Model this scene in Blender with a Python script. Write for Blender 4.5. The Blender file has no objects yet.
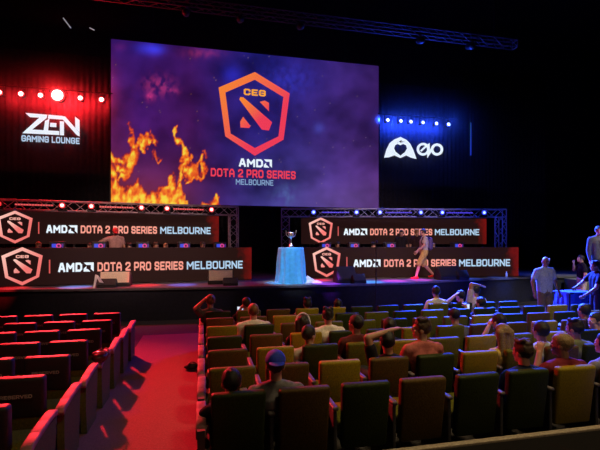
import bpy, bmesh, math, random
import numpy as np
from mathutils import Vector, Matrix, noise as mn
random.seed(7)
C = bpy.context.scene
COL = C.collection
EYE = 2.06
TH = math.radians(13)
F = 426.0
R = math.radians
STAGE = 0.895

def at(px, py, Y):
    u = (px - 300) / F
    X = Y * math.tan(math.atan(u) + TH)
    Zc = Y / (math.cos(TH) - u * math.sin(TH))
    return Vector((X, Y, EYE + (245 - py) / F * Zc))

# ------------------------------------------------------------------ materials
MATS = {}
def mat(name, col, rough=0.7, metal=0.0, var=0.25, scale=30.0, bump=0.15, emit=None, es=1.0, spec=0.5, sheen=0.0):
    if name in MATS: return MATS[name]
    m = bpy.data.materials.new(name); m.use_nodes = True
    nt = m.node_tree; b = nt.nodes['Principled BSDF']
    b.inputs['Roughness'].default_value = rough
    b.inputs['Metallic'].default_value = metal
    b.inputs['Specular IOR Level'].default_value = spec
    if sheen: b.inputs['Sheen Weight'].default_value = sheen
    tc = nt.nodes.new('ShaderNodeTexCoord')
    n = nt.nodes.new('ShaderNodeTexNoise'); n.inputs['Scale'].default_value = scale; n.inputs['Detail'].default_value = 4
    nt.links.new(tc.outputs['Object'], n.inputs['Vector'])
    r = nt.nodes.new('ShaderNodeValToRGB')
    r.color_ramp.elements[0].position = 0.3; r.color_ramp.elements[1].position = 0.7
    r.color_ramp.elements[0].color = [c * (1 - var) for c in col] + [1]
    r.color_ramp.elements[1].color = [min(1, c * (1 + var)) for c in col] + [1]
    nt.links.new(n.outputs['Fac'], r.inputs['Fac'])
    nt.links.new(r.outputs['Color'], b.inputs['Base Color'])
    if bump:
        bp = nt.nodes.new('ShaderNodeBump'); bp.inputs['Strength'].default_value = bump; bp.inputs['Distance'].default_value = 0.01
        nt.links.new(n.outputs['Fac'], bp.inputs['Height']); nt.links.new(bp.outputs['Normal'], b.inputs['Normal'])
    if emit:
        b.inputs['Emission Color'].default_value = list(emit) + [1]
        b.inputs['Emission Strength'].default_value = es
    MATS[name] = m
    return m
def glow(name, col, s=1.0):
    return mat(name, (0.02, 0.02, 0.02), rough=0.4, bump=0, emit=col, es=s)
def srgb(r, g, b):
    f = lambda c: (c / 255 / 12.92) if c <= 10 else ((c / 255 + 0.055) / 1.055) ** 2.4
    return (f(r), f(g), f(b))

M = dict(
    carpet=mat('aisle carpet tinted by red light', (0.20, 0.075, 0.095), rough=0.95, scale=60, var=0.2, bump=0.4),  # neutral dark carpet; the reddish tint carries some of the red beam
    floor=mat('dark carpet', (0.035, 0.030, 0.034), rough=0.95, scale=50, var=0.4, bump=0.3),
    wall=mat('black painted wall', (0.008, 0.007, 0.009), rough=0.95, scale=4, var=0.3, spec=0.1),
    ceil=mat('black ceiling', (0.006, 0.006, 0.007), rough=0.95, spec=0.1),
    curtain=mat('black velour curtain', (0.022, 0.022, 0.026), rough=1.0, scale=8, var=0.2, spec=0.05),
    stage=mat('black stage floor', (0.12, 0.115, 0.12), rough=0.42, scale=6, var=0.25, bump=0.03),
    apron=mat('stage fascia', (0.022, 0.022, 0.030), rough=0.85, scale=12, var=0.15, spec=0.15),
    wing=mat('grey olive fascia', (0.16, 0.16, 0.12), rough=0.85, scale=20, var=0.2),
    alu=mat('truss aluminium', (0.42, 0.41, 0.44), rough=0.5, metal=0.3, scale=20),
    black=mat('black plastic', (0.012, 0.012, 0.014), rough=0.5, scale=40),
    blackmetal=mat('black metal', (0.02, 0.02, 0.022), rough=0.45, metal=0.5, scale=40),
    house=mat('banner housing', (0.03, 0.02, 0.018), rough=0.7),
    cloth=mat('light blue satin', (0.07, 0.40, 0.85), rough=0.55, scale=10, var=0.1, bump=0.1, sheen=0.2),
    silver=mat('silver', (0.75, 0.74, 0.72), rough=0.25, metal=0.9, scale=10, var=0.05, bump=0),
    tan=mat('tan speaker grille', (0.72, 0.58, 0.42), rough=0.8, scale=90, var=0.3),
    white=mat('white card', (0.85, 0.8, 0.78), rough=0.7, var=0.05),
    nosing=mat('step nosing', (0.36, 0.30, 0.24), rough=0.6, metal=0.2, scale=40, var=0.3),
    cover=mat('black seat cover', (0.020, 0.016, 0.018), rough=0.55, scale=60, spec=0.5),
    reserved=mat('faded grey print', (0.50, 0.40, 0.38), rough=0.9),
    armpad=mat('pale armrest pad', (0.42, 0.17, 0.18), rough=0.6, scale=40, var=0.1),
    armdark=mat('dark armrest', (0.10, 0.08, 0.09), rough=0.5, scale=40),
    standard=mat('dark seat standard', (0.045, 0.042, 0.05), rough=0.6, scale=30),
    panel=mat('olive end panel', (0.11, 0.10, 0.015), rough=0.9, scale=50),
    bluecloth=mat('dark blue tablecloth', (0.05, 0.10, 0.50), rough=0.8, scale=10, var=0.15),
)
# seat upholstery; lighter and darker tones also stand in for how backs catch light
UP = {
    'dark green': mat('dark green upholstery', (0.024, 0.034, 0.003), rough=0.6, scale=70, var=0.4, bump=0.3, spec=0.22),
    'brown': mat('brown upholstery', (0.090, 0.050, 0.008), rough=0.6, scale=70, var=0.3, bump=0.3, spec=0.22),
    'ochre': mat('ochre upholstery', (0.27, 0.20, 0.008), rough=0.6, scale=70, var=0.25, bump=0.3, spec=0.22),
    'olive': mat('olive upholstery', (0.11, 0.105, 0.006), rough=0.6, scale=70, var=0.3, bump=0.3, spec=0.22),
}

# ------------------------------------------------------------------ helpers
def new_bm(): return bmesh.new()
def box(bm, c, s, rot=None, bevel=0.0, seg=2):
    r = bmesh.ops.create_cube(bm, size=1.0)
    vs = r['verts']
    mt = Matrix.Translation(Vector(c)) @ (rot.to_4x4() if rot is not None else Matrix.Identity(4)) @ Matrix.Diagonal((s[0], s[1], s[2], 1))
    bmesh.ops.transform(bm, matrix=mt, verts=vs)
    if bevel > 0:
        es = list({e for v in vs for e in v.link_edges})
        bmesh.ops.bevel(bm, geom=es, offset=bevel, segments=seg, profile=0.5, affect='EDGES')
def frame_z(d):
    return d.to_track_quat('Z', 'Y').to_matrix()
def capsule(bm, p0, p1, r0, r1, seg=12, flat=1.0, cap=3):
    p0 = Vector(p0); p1 = Vector(p1); d = p1 - p0; L = d.length
    if L < 1e-6: d = Vector((0, 0, 1)); L = 1e-6
    q = frame_z(d)
    prof = []
    for i in range(cap + 1):
        a = -math.pi / 2 + (math.pi / 2) * i / cap
        prof.append((r0 * math.cos(a), r0 * math.sin(a)))
    for i in range(cap + 1):
        a = (math.pi / 2) * i / cap
        prof.append((r1 * math.cos(a), L + r1 * math.sin(a)))
    rings = []
    for (r, z) in prof:
        if r < 1e-5:
            rings.append([bm.verts.new(p0 + q @ Vector((0, 0, z)))])
        else:
            rings.append([bm.verts.new(p0 + q @ Vector((r * math.cos(2 * math.pi * k / seg), r * flat * math.sin(2 * math.pi * k / seg), z))) for k in range(seg)])
    for a, b in zip(rings, rings[1:]):
        if len(a) == 1 and len(b) == 1: continue
        for k in range(seg):
            k2 = (k + 1) % seg
            try:
                if len(a) == 1: bm.faces.new((a[0], b[k2], b[k]))
                elif len(b) == 1: bm.faces.new((a[k], a[k2], b[0]))
                else: bm.faces.new((a[k], a[k2], b[k2], b[k]))
            except ValueError: pass
def tube(bm, p0, p1, r, seg=8):
    capsule(bm, p0, p1, r, r, seg=seg, cap=1)
def ellip(bm, c, rad, rot=None, u=16, v=10):
    r = bmesh.ops.create_uvsphere(bm, u_segments=u, v_segments=v, radius=1.0)
    mt = Matrix.Translation(Vector(c)) @ (rot.to_4x4() if rot is not None else Matrix.Identity(4)) @ Matrix.Diagonal((rad[0], rad[1], rad[2], 1))
    bmesh.ops.transform(bm, matrix=mt, verts=r['verts'])
    return r['verts']
def lathe(bm, prof, c=(0, 0, 0), seg=20):
    rings = []
    for (r, z) in prof:
        rings.append([bm.verts.new((c[0] + r * math.cos(2 * math.pi * k / seg), c[1] + r * math.sin(2 * math.pi * k / seg), c[2] + z)) for k in range(seg)])
    for a, b in zip(rings, rings[1:]):
        for k in range(seg):
            bm.faces.new((a[k], a[(k + 1) % seg], b[(k + 1) % seg], b[k]))
    bm.faces.new(rings[0][::-1]); bm.faces.new(rings[-1])
def prism(bm, pts, y0, y1):
    """polygon in local XZ, extruded between y0 (front) and y1"""
    a = [bm.verts.new((x, y0, z)) for x, z in pts]
    b = [bm.verts.new((x, y1, z)) for x, z in pts]
    bm.faces.new(a); bm.faces.new(b[::-1])
    n = len(pts)
    for i in range(n):
        bm.faces.new((a[i], b[i], b[(i + 1) % n], a[(i + 1) % n]))
def ring_prism(bm, outer, inner, y0, y1):
    n = len(outer)
    A = [bm.verts.new((x, y0, z)) for x, z in outer]; B = [bm.verts.new((x, y0, z)) for x, z in inner]
    A2 = [bm.verts.new((x, y1, z)) for x, z in outer]; B2 = [bm.verts.new((x, y1, z)) for x, z in inner]
    for i in range(n):
        j = (i + 1) % n
        bm.faces.new((A[i], A[j], B[j], B[i])); bm.faces.new((A2[i], B2[i], B2[j], A2[j]))
        bm.faces.new((A[i], A2[i], A2[j], A[j])); bm.faces.new((B[i], B[j], B2[j], B2[i]))
def link(name, me, parent=None, m=None, loc=None):
    o = bpy.data.objects.new(name, me); COL.objects.link(o)
    if m is not None:
        if not me.materials: me.materials.append(m)
        o.material_slots[0].link = 'OBJECT'; o.material_slots[0].material = m
    if parent is not None: o.parent = parent
    if loc is not None: o.location = loc
    return o
def obj(name, bm, m, parent=None, loc=None, smooth=False):
    bmesh.ops.recalc_face_normals(bm, faces=bm.faces[:])
    me = bpy.data.meshes.new(name); bm.to_mesh(me); bm.free()
    if smooth:
        for p in me.polygons: p.use_smooth = True
    return link(name, me, parent, m, loc)
def tag(o, label=None, cat=None, group=None, kind=None):
    if label: o['label'] = label
    if cat: o['category'] = cat
    if group: o['group'] = group
    if kind: o['kind'] = kind
    return o
def thing(name, label, cat, loc=(0, 0, 0), rz=0.0, group=None):
    o = bpy.data.objects.new(name, None); COL.objects.link(o)
    o.location = loc; o.rotation_euler = (0, 0, rz); o.empty_display_size = 0.1
    return tag(o, label, cat, group)
def dup(root, loc, rz=0.0, label=None, group=None):
    r = root.copy(); COL.objects.link(r); r.location = loc; r.rotation_euler = (0, 0, rz)
    if label: r['label'] = label
    if group: r['group'] = group
    for ch in list(root.children):
        c = ch.copy(); COL.objects.link(c); c.parent = r
        for g in list(ch.children):
            d = g.copy(); COL.objects.link(d); d.parent = c
    return r
def struct(name, bm, m):
    return tag(obj(name, bm, m), kind='structure')
c_ = .18   # chamfer of the squared display lettering
GL = {
 'A': (1.0, [[(0, 0), (0, 1 - c_ * 2), (.3, 1), (.7, 1), (1, 1 - c_ * 2), (1, 0)], [(0, .38), (1, .38)]]),
 'B': (.95, [[(0, 0), (0, 1), (.82, 1), (1, .87), (1, .64), (.82, .52), (0, .52)], [(.82, .52), (1, .38), (1, .14), (.82, 0), (0, 0)]]),
 'C': (.95, [[(1, .78), (1, .86), (.82, 1), (.18, 1), (0, .86), (0, .14), (.18, 0), (.82, 0), (1, .14), (1, .22)]]),
 'D': (1.0, [[(0, 0), (0, 1), (.72, 1), (1, .78), (1, .22), (.72, 0), (0, 0)]]),
 'E': (.85, [[(1, 1), (0, 1), (0, 0), (1, 0)], [(0, .5), (.85, .5)]]),
 'G': (1.0, [[(1, .80), (1, .86), (.82, 1), (.18, 1), (0, .86), (0, .14), (.18, 0), (.82, 0), (1, .14), (1, .48), (.5, .48)]]),
 'I': (.0, [[(.5, 0), (.5, 1)]]),
 'L': (.8, [[(0, 1), (0, 0), (1, 0)]]),
 'M': (1.25, [[(0, 0), (0, 1), (.5, .38), (1, 1), (1, 0)]]),
 'N': (1.05, [[(0, 0), (0, 1), (1, 0), (1, 1)]]),
 'O': (1.0, [[(.18, 0), (0, .16), (0, .84), (.18, 1), (.82, 1), (1, .84), (1, .16), (.82, 0), (.18, 0)]]),
 'P': (.92, [[(0, 0), (0, 1), (.82, 1), (1, .86), (1, .50), (.82, .36), (0, .36)]]),
 'R': (.97, [[(0, 0), (0, 1), (.82, 1), (1, .86), (1, .54), (.82, .40), (0, .40)], [(.55, .40), (1, 0)]]),
 'S': (.92, [[(1, .80), (1, .87), (.82, 1), (.18, 1), (0, .87), (0, .64), (.18, .52), (.82, .48), (1, .36), (1, .13), (.82, 0), (.18, 0), (0, .13), (0, .20)]]),
 'T': (.92, [[(0, 1), (1, 1)], [(.5, 1), (.5, 0)]]),
 'U': (1.0, [[(0, 1), (0, .14), (.18, 0), (.82, 0), (1, .14), (1, 1)]]),
 'V': (1.0, [[(0, 1), (.5, 0), (1, 1)]]),
 '2': (.92, [[(0, .80), (0, .87), (.18, 1), (.82, 1), (1, .87), (1, .62), (0, .12), (0, 0), (1, 0)]]),
}
GL['X'] = (1.0, [[(0, .0), (.38, 1), (.62, 1), (1, 0)], [(.14, .3), (.86, .3)]])   # wide A with sloping sides
def text_mesh(body, w, h, bold=0.02, depth=0.01, space=1.0):
    """squared stroke lettering, centred on the origin in the XZ plane"""
    sw = .15 + bold * 1.6                       # stroke width in cap heights
    cw = .62                                    # width of a letter box in cap heights
    x = 0; strokes = []
    for ch in body:
        if ch == ' ': x += .42; continue
        gw, pl = GL[ch]
        for P in pl:
            strokes.append([(x + sw / 2 + px_ * gw * cw, sw / 2 + pz * (1 - sw)) for px_, pz in P] if gw else [(x + sw / 2, sw / 2 + pz * (1 - sw)) for px_, pz in P])
        x += gw * cw + sw + .13
    tot = x - .13
    kx = w / tot; bm = new_bm(); rr = sw / 2
    for P in strokes:
        for i in range(len(P) - 1):
            a = Vector((P[i][0], P[i][1])); b = Vector((P[i + 1][0], P[i + 1][1])); d = (b - a).normalized(); n = Vector((-d.y, d.x)) * rr
            ea = rr * (1.0 if i == 0 else .55); eb = rr * (1.0 if i == len(P) - 2 else .55)
            if i == 0 and len(P) > 1 and P[0] == P[-1]: ea = rr * .55
            q = [a - d * ea - n, b + d * eb - n, b + d * eb + n, a - d * ea + n]
            prism(bm, [((v.x - tot / 2) * kx, (v.y - .5) * h) for v in q], -depth / 2, depth / 2)
    bmesh.ops.recalc_face_normals(bm, faces=bm.faces[:])
    me = bpy.data.meshes.new('lettering'); bm.to_mesh(me); bm.free()
    return me
def text(name, body, w, h, m, parent, loc, bold=0.02, depth=0.01, space=1.0):
    return link(name, text_mesh(body, w, h, bold, depth, space), parent, m, loc)
def evaluated(bm, voxel=None, smooth=4, name='m'):
    me = bpy.data.meshes.new(name); bmesh.ops.recalc_face_normals(bm, faces=bm.faces[:]); bm.to_mesh(me); bm.free()
    o = bpy.data.objects.new('tmp', me); COL.objects.link(o)
    if voxel:
        md = o.modifiers.new('r', 'REMESH'); md.mode = 'VOXEL'; md.voxel_size = voxel; md.use_smooth_shade = True
    if smooth:
        s = o.modifiers.new('s', 'SMOOTH'); s.iterations = smooth; s.factor = 0.5
    bpy.context.view_layer.update()
    out = bpy.data.meshes.new_from_object(o.evaluated_get(bpy.context.evaluated_depsgraph_get()))
    bpy.data.objects.remove(o); bpy.data.meshes.remove(me)
    for p in out.polygons: p.use_smooth = True
    out.materials.clear()
    return out

# ------------------------------------------------------------------ camera
cam = bpy.data.cameras.new('camera'); co = bpy.data.objects.new('camera', cam); COL.objects.link(co)
cam.sensor_width = 36; cam.lens = F / 600 * 36; cam.shift_y = 20 / 600
co.location = (0, 0, EYE); co.rotation_euler = (math.pi / 2, 0, -TH)
cam.clip_start = 0.05; cam.clip_end = 100
C.camera = co

# ------------------------------------------------------------------ the room
XL, XR, YB, YF, ZT = -11.0, 23.0, 19.0, -3.0, 12.6
b = new_bm(); box(b, ((XL + XR) / 2, (YB + YF) / 2, -0.1), (XR - XL, YB - YF, 0.2)); struct('floor', b, M['floor'])
b = new_bm(); box(b, ((XL + XR) / 2, (YB + YF) / 2, ZT + 0.1), (XR - XL, YB - YF, 0.2)); struct('ceiling', b, M['ceil'])
b = new_bm(); box(b, ((XL + XR) / 2, YB + 0.1, ZT / 2), (XR - XL, 0.2, ZT)); struct('wall_back', b, M['wall'])
b = new_bm(); box(b, ((XL + XR) / 2, YF - 0.1, ZT / 2), (XR - XL, 0.2, ZT)); struct('wall_rear', b, M['wall'])
b = new_bm(); box(b, (XL - 0.1, (YB + YF) / 2, ZT / 2), (0.2, YB - YF, ZT)); struct('wall_left', b, M['wall'])
b = new_bm(); box(b, (XR + 0.1, (YB + YF) / 2, ZT / 2), (0.2, YB - YF, ZT)); struct('wall_right', b, M['wall'])
# aisle carpet
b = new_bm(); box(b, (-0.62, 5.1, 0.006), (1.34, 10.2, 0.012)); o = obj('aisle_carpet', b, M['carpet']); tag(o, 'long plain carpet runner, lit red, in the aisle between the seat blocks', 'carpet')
# raised tier under the camera with its nosing
b = new_bm(); box(b, (7.0, 1.6, 0.138), (14, 3.5, 0.276)); struct('seating_tier', b, mat('black tier carpet', (.008, .007, .008), rough=.95, scale=50, spec=.1))
b = new_bm(); box(b, (7.0, 3.385, 0.262), (14, 0.065, 0.07), bevel=0.008); struct('trim_1', b, M['nosing'])

# stage : convex front edge
edge = [(XL, 13.2), (-9, 13.0), (-5.1, 12.6), (-3.3, 12.32), (-1.4, 12.15), (1, 12.03), (2.8, 11.98), (4.5, 11.98), (6, 12.08), (7, 12.3), (8, 12.6), (9.2, 12.85), (10.4, 13.02), (12, 13.25), (XR, 13.4)]
def stage_slab(off, z0, z1):
    bm = new_bm()
    pts = [(x, y + off) for x, y in edge] + [(XR, YB), (XL, YB)]
    lo = [bm.verts.new((x, y, z0)) for x, y in pts]; hi = [bm.verts.new((x, y, z1)) for x, y in pts]
    bm.faces.new(lo[::-1]); bm.faces.new(hi)
    for i in range(len(pts)):
        j = (i + 1) % len(pts); bm.faces.new((lo[i], lo[j], hi[j], hi[i]))
    return bm
struct('stage_floor', stage_slab(0, STAGE - 0.06, STAGE), M['stage'])
struct('stage_front', stage_slab(0.05, 0.0, STAGE - 0.06), M['apron'])
# grey-olive side riser at the right wing
b = new_bm(); box(b, (14.6, 12.75, 0.41), (3.0, 0.9, 0.82), bevel=0.01); o = obj('side_platform', b, M['wing']); tag(o, 'low grey olive platform against the stage front at far right', 'platform')

# back curtains
def curtain(x0, x1, y, z0, z1, label, amp=0.03, wl=0.22):
    bm = new_bm(); n = int((x1 - x0) / 0.04); ra = random.random() * 9
    rows = []
    for z in (z0, z1):
        rows.append([bm.verts.new((x0 + (x1 - x0) * i / n, y + amp * math.sin(2 * math.pi * (i / n * (x1 - x0)) / wl + ra + 0.9 * math.sin(i * 0.021)), z)) for i in range(n + 1)])
    for i in range(n): bm.faces.new((rows[0][i], rows[0][i + 1], rows[1][i + 1], rows[1][i]))
    o = obj('stage_curtain', bm, M['curtain'], smooth=True)
    md = o.modifiers.new('thickness', 'SOLIDIFY'); md.thickness = 0.012
    tag(o, label, 'curtain', 'black drapes at the back of the stage')
curtain(-9.5, -3.3, 18.45, STAGE, 9.6, 'tall black drape left of the big screen, washed red')
curtain(7.9, 12.45, 18.45, STAGE, 9.6, 'tall black drape right of the big screen, washed blue')
curtain(-3.2, 7.8, 18.75, STAGE, 3.9, 'wide black drape under the big screen between the two trusses')
curtain(12.6, 17.5, 18.7, STAGE, 10.5, 'unlit black drape at far right, beyond the blue lamps')

# ------------------------------------------------------------------ big screen
SY = 18.0
s00 = at(111, 205, SY); s11 = at(378.6, 66, SY)
sx0, sx1 = s00.x, s11.x; sz1 = s11.z; sz0 = EYE + (at(378.6, 208.3, SY).z - EYE)
SCR = thing('projection_screen', 'huge screen showing flames and an orange shield logo above the stage', 'screen', ((sx0 + sx1) / 2, SY, sz0))
scx = (sx0 + sx1) / 2
def scr_local(px, py):
    p = at(px, py, SY); return (p.x - scx, p.z - sz0)
NX, NZ = 330, 188
W_, H_ = sx1 - sx0, sz1 - sz0
# image of the picture on the screen, evaluated per vertex in photo units
xs = np.linspace(sx0, sx1, NX); zs = np.linspace(sz0, sz1, NZ)
GX, GZ = np.meshgrid(xs, zs)
ang = np.arctan2(GX, SY) - TH
PX = 300 + F * np.tan(ang)
U = (PX - 300) / F
PY = 245 - (GZ - EYE) * F * (math.cos(TH) - U * math.sin(TH)) / SY
def nz(sx, sy, seed, oct=4, ax=None, ay=None):
    ax = PX if ax is None else ax; ay = PY if ay is None else ay
    out = np.zeros(ax.shape)
    it = np.nditer(ax, flags=['multi_index'])
    for i in range(ax.shape[0]):
        for j in range(ax.shape[1]):
            out[i, j] = mn.fractal(Vector((ax[i, j] / sx, ay[i, j] / sy, seed)), 1.0, 2.0, oct, noise_basis='PERLIN_ORIGINAL')
    return out
n1 = nz(14, 18, 1.3); n2 = nz(14, 18, 7.7); n3 = nz(5, 7, 3.1, 3); n4 = nz(38, 30, 11.5, 3); n5 = nz(4.2, 9, 5.5, 3); n6 = nz(22, 22, 21.5, 4)
DX = PX + 7 * n1 + 2.5 * n3; DY = PY + 9 * n2 + 3 * n5
def seg(ax, ay, bx, by, ra, rb, s=1.0):
    vx, vy = bx - ax, by - ay
    t = np.clip(((DX - ax) * vx + (DY - ay) * vy) / (vx * vx + vy * vy), 0, 1)
    d = np.hypot(DX - ax - t * vx, DY - ay - t * vy); r = (ra + (rb - ra) * t) * 1.28
    return s * np.clip(1.25 - d / r, 0, 1)
fire = np.zeros(PX.shape)
for a in [(122, 177, 129, 162, 3.5, 5.5), (129, 162, 136, 145, 5.5, 4.5), (136, 145, 129, 130, 4, 2.2), (134, 142, 149, 137, 3.2, 3), (149, 137, 152, 148, 2.6, 1.4), (146, 140, 147, 151, 2.5, 1.5),
          (111, 150, 121, 170, 3, 3.2), (111, 168, 113, 190, 4, 6), (174, 131, 180, 141, 1.6, 2.6), (180, 141, 185, 155, 2.8, 3.4), (185, 155, 184, 168, 3, 2.2), (184, 168, 181.5, 184, 2.2, 2.6), (184, 148, 190, 155, 2, 1.4),
          (192, 163, 193, 178, 5, 4.5), (195.5, 161, 204, 158, 3, 2.4), (204, 158, 206, 167, 2.2, 2), (206, 167, 200, 176, 2, 2.4), (200, 176, 191, 184, 2.4, 1.6), (208, 151, 209, 158, 1.6, 1.2, .5), (156, 157, 160, 160, 2.2, 1.4, .8),
          (213, 206, 214.5, 194, 4.4, 1.6), (204, 206, 224, 207, 3.6, 2.6), (169, 176, 172, 186, 3, 4), (129, 126, 126, 120, 2, 1, .5)]:
    fire = np.maximum(fire, seg(*a))
env = np.interp(DX, [109, 112, 118, 125, 137, 145, 155, 163, 170, 176, 183, 185.5, 187], [172, 176, 184, 186, 185, 189, 196, 194, 182, 183, 186, 192, 215])
base = np.clip((DY - env) / 6.0, 0, 1) * (PX < 188)
fire = np.clip(np.maximum(fire, base * (0.80 + 0.35 * np.clip((PY - 186) / 18, 0, 1))) , 0, 1.15)
fire = np.clip(fire * (.88 + 0.55 * n3 + 0.35 * n5), 0, 1.2)
def s2l(c): return np.array(srgb(*c))
bx = [105, 140, 190, 225, 260, 300, 340, 380]
bg_top = np.array([s2l(c) for c in [(45, 18, 90), (50, 20, 100), (48, 16, 80), (36, 22, 98), (26, 26, 112), (36, 26, 108), (48, 30, 104), (44, 24, 84)]])
bg_mid = np.array([s2l(c) for c in [(84, 26, 84), (60, 20, 92), (60, 18, 78), (42, 24, 98), (36, 28, 112), (48, 34, 112), (60, 36, 110), (58, 28, 92)]])
bg_bot = np.array([s2l(c) for c in [(110, 35, 60), (62, 26, 66), (56, 24, 72), (50, 32, 98), (54, 48, 118), (66, 56, 126), (74, 50, 120), (78, 44, 106)]])
def ipl(tab): return np.stack([np.interp(PX, bx, tab[:, k]) for k in range(3)], -1)
v = np.clip((PY - 45) / 160, 0, 1)[..., None]
col = np.where(v < .5, ipl(bg_top) * (1 - 2 * v) + ipl(bg_mid) * (2 * v), ipl(bg_mid) * (2 - 2 * v) + ipl(bg_bot) * (2 * v - 1))
col = col * (1 + 0.55 * n4[..., None] + 0.35 * n6[..., None])
def blob(cx, cy, rx, ry, c, pw=2, nse=0):
    global col
    g = np.exp(-(((PX - cx) / rx) ** 2 + ((PY - cy) / ry) ** 2)) * np.clip(1 + nse * n3, 0, 2)
    col = col + g[..., None] * np.array(s2l(c))
blob(148, 48, 12, 6, (30, 40, 170)); blob(156, 50, 8, 5, (30, 40, 170)); blob(232, 75, 9, 9, (20, 30, 150)); blob(120, 47, 6, 4, (60, 10, 40)); blob(202, 53, 18, 5, (90, 20, 30), nse=1)
blob(108, 95, 9, 26, (120, 24, 40)); blob(158, 86, 13, 9, (105, 24, 48), nse=3.0); blob(150, 97, 4, 4, (140, 30, 60), nse=2); blob(172, 91, 6, 3, (110, 24, 50), nse=2)
blob(290, 80, 22, 14, (20, 26, 110), nse=1); blob(340, 198, 40, 14, (50, 36, 70)); blob(150, 190, 45, 25, (90, 22, 20)); blob(319, 128, 5, 5, (40, 50, 120)); blob(285, 195, 10, 10, (20, 50, 60), nse=2)
col = np.clip(col, 0, 1)
ramp = np.array([s2l(c) for c in [(60, 16, 50), (150, 34, 36), (222, 76, 32), (238, 112, 36), (246, 158, 44), (244, 212, 66)]])
rp = [0, .28, .5, .72, .9, 1.15]
fc = np.stack([np.interp(fire, rp, ramp[:, k]) for k in range(3)], -1)
a = np.clip(fire / 0.42, 0, 1)[..., None]
col = col * (1 - a) + fc * a
rs = np.random.RandomState(4)
for k in range(60):
    i, j = rs.randint(2, NZ - 2), rs.randint(2, NX - 2)
    c_ = np.array([.55, .40, .55]) if j > NX * .4 else np.array([.75, .38, .12])
    col[i, j] = np.maximum(col[i, j], c_ * rs.uniform(.12, .55)); 
verts = np.stack([GX - scx, np.zeros_like(GX), GZ - sz0], -1).reshape(-1, 3)
me = bpy.data.meshes.new('display_surface')
idx = np.arange(NX * NZ).reshape(NZ, NX)
faces = np.stack([idx[:-1, :-1], idx[:-1, 1:], idx[1:, 1:], idx[1:, :-1]], -1).reshape(-1, 4)
me.from_pydata(verts.tolist(), [], faces.tolist())
ca = me.color_attributes.new('picture', 'FLOAT_COLOR', 'POINT')
rgba = np.concatenate([col.reshape(-1, 3), np.ones((NX * NZ, 1))], 1)
ca.data.foreach_set('color', rgba.ravel().astype(np.float32))
ms = bpy.data.materials.new('screen picture'); ms.use_nodes = True
nt = ms.node_tree; pb = nt.nodes['Principled BSDF']; pb.inputs['Base Color'].default_value = (.01, .01, .01, 1); pb.inputs['Roughness'].default_value = .8
at_ = nt.nodes.new('ShaderNodeVertexColor'); at_.layer_name = 'picture'
nt.links.new(at_.outputs['Color'], pb.inputs['Emission Color']); pb.inputs['Emission Strength'].default_value = 1.0
o = link('display_surface', me, SCR, ms)
b = new_bm(); t_ = 0.06
for (c, s) in [((0, .05, -t_ / 2), (W_ + .12, .1, t_)), ((0, .05, H_ + t_ / 2), (W_ + .12, .1, t_)), ((-W_ / 2 - t_ / 2, .05, H_ / 2), (t_, .1, H_)), ((W_ / 2 + t_ / 2, .05, H_ / 2), (t_, .1, H_))]:
    box(b, c, s)
box(b, (0, .07, H_ / 2), (W_, .06, H_))
obj('frame', b, M['black'], SCR)
b = new_bm()
for sx_ in (-1, 1): tube(b, (sx_ * W_ * .36, .07, H_ + .05), (sx_ * W_ * .36, .07, ZT - sz0), .012)
obj('suspension_wire', b, M['blackmetal'], SCR)

# emission materials
E = dict(
    white=glow('lit white', srgb(232, 244, 255), 1.0), pale=glow('lit pale blue', srgb(176, 206, 232), 1.0), soft=glow('lit soft blue grey', srgb(130, 160, 200), 1.0),
    coral=glow('lit coral', srgb(246, 156, 138), 1.0), pink=glow('lit pale pink', srgb(250, 175, 160), 1.0), red=glow('lit red', srgb(236, 62, 84), 1.0), barred=glow('lit red line', srgb(220, 90, 85), 1.0),
    orange=glow('lit orange', srgb(250, 165, 50), 1.0))
def ramp_emit(name, c0, c1, axis=0, p0=-.5, p1=.5):
    m = bpy.data.materials.new(name); m.use_nodes = True; nt = m.node_tree; pb = nt.nodes['Principled BSDF']
    pb.inputs['Base Color'].default_value = (.02, .02, .02, 1)
    tc = nt.nodes.new('ShaderNodeTexCoord'); sp = nt.nodes.new('ShaderNodeSeparateXYZ'); mr = nt.nodes.new('ShaderNodeMapRange'); rr = nt.nodes.new('ShaderNodeValToRGB')
    nt.links.new(tc.outputs['Generated'], sp.inputs[0]); ad = nt.nodes.new('ShaderNodeMath'); ad.operation = 'SUBTRACT'
    nt.links.new(sp.outputs[0], ad.inputs[0]); nt.links.new(sp.outputs[2], ad.inputs[1])
    nt.links.new(ad.outputs[0], mr.inputs['Value']); mr.inputs['From Min'].default_value = -.95; mr.inputs['From Max'].default_value = .3
    nt.links.new(mr.outputs[0], rr.inputs[0]); rr.color_ramp.elements[0].color = list(c0) + [1]; rr.color_ramp.elements[1].color = list(c1) + [1]
    nt.links.new(rr.outputs[0], pb.inputs['Emission Color']); pb.inputs['Emission Strength'].default_value = 1
    return m
E['shield'] = ramp_emit('shield orange to red', srgb(248, 140, 40), srgb(238, 60, 86))
E['shieldb'] = ramp_emit('shield pale pink to coral', srgb(255, 205, 190), srgb(242, 118, 112))

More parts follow.
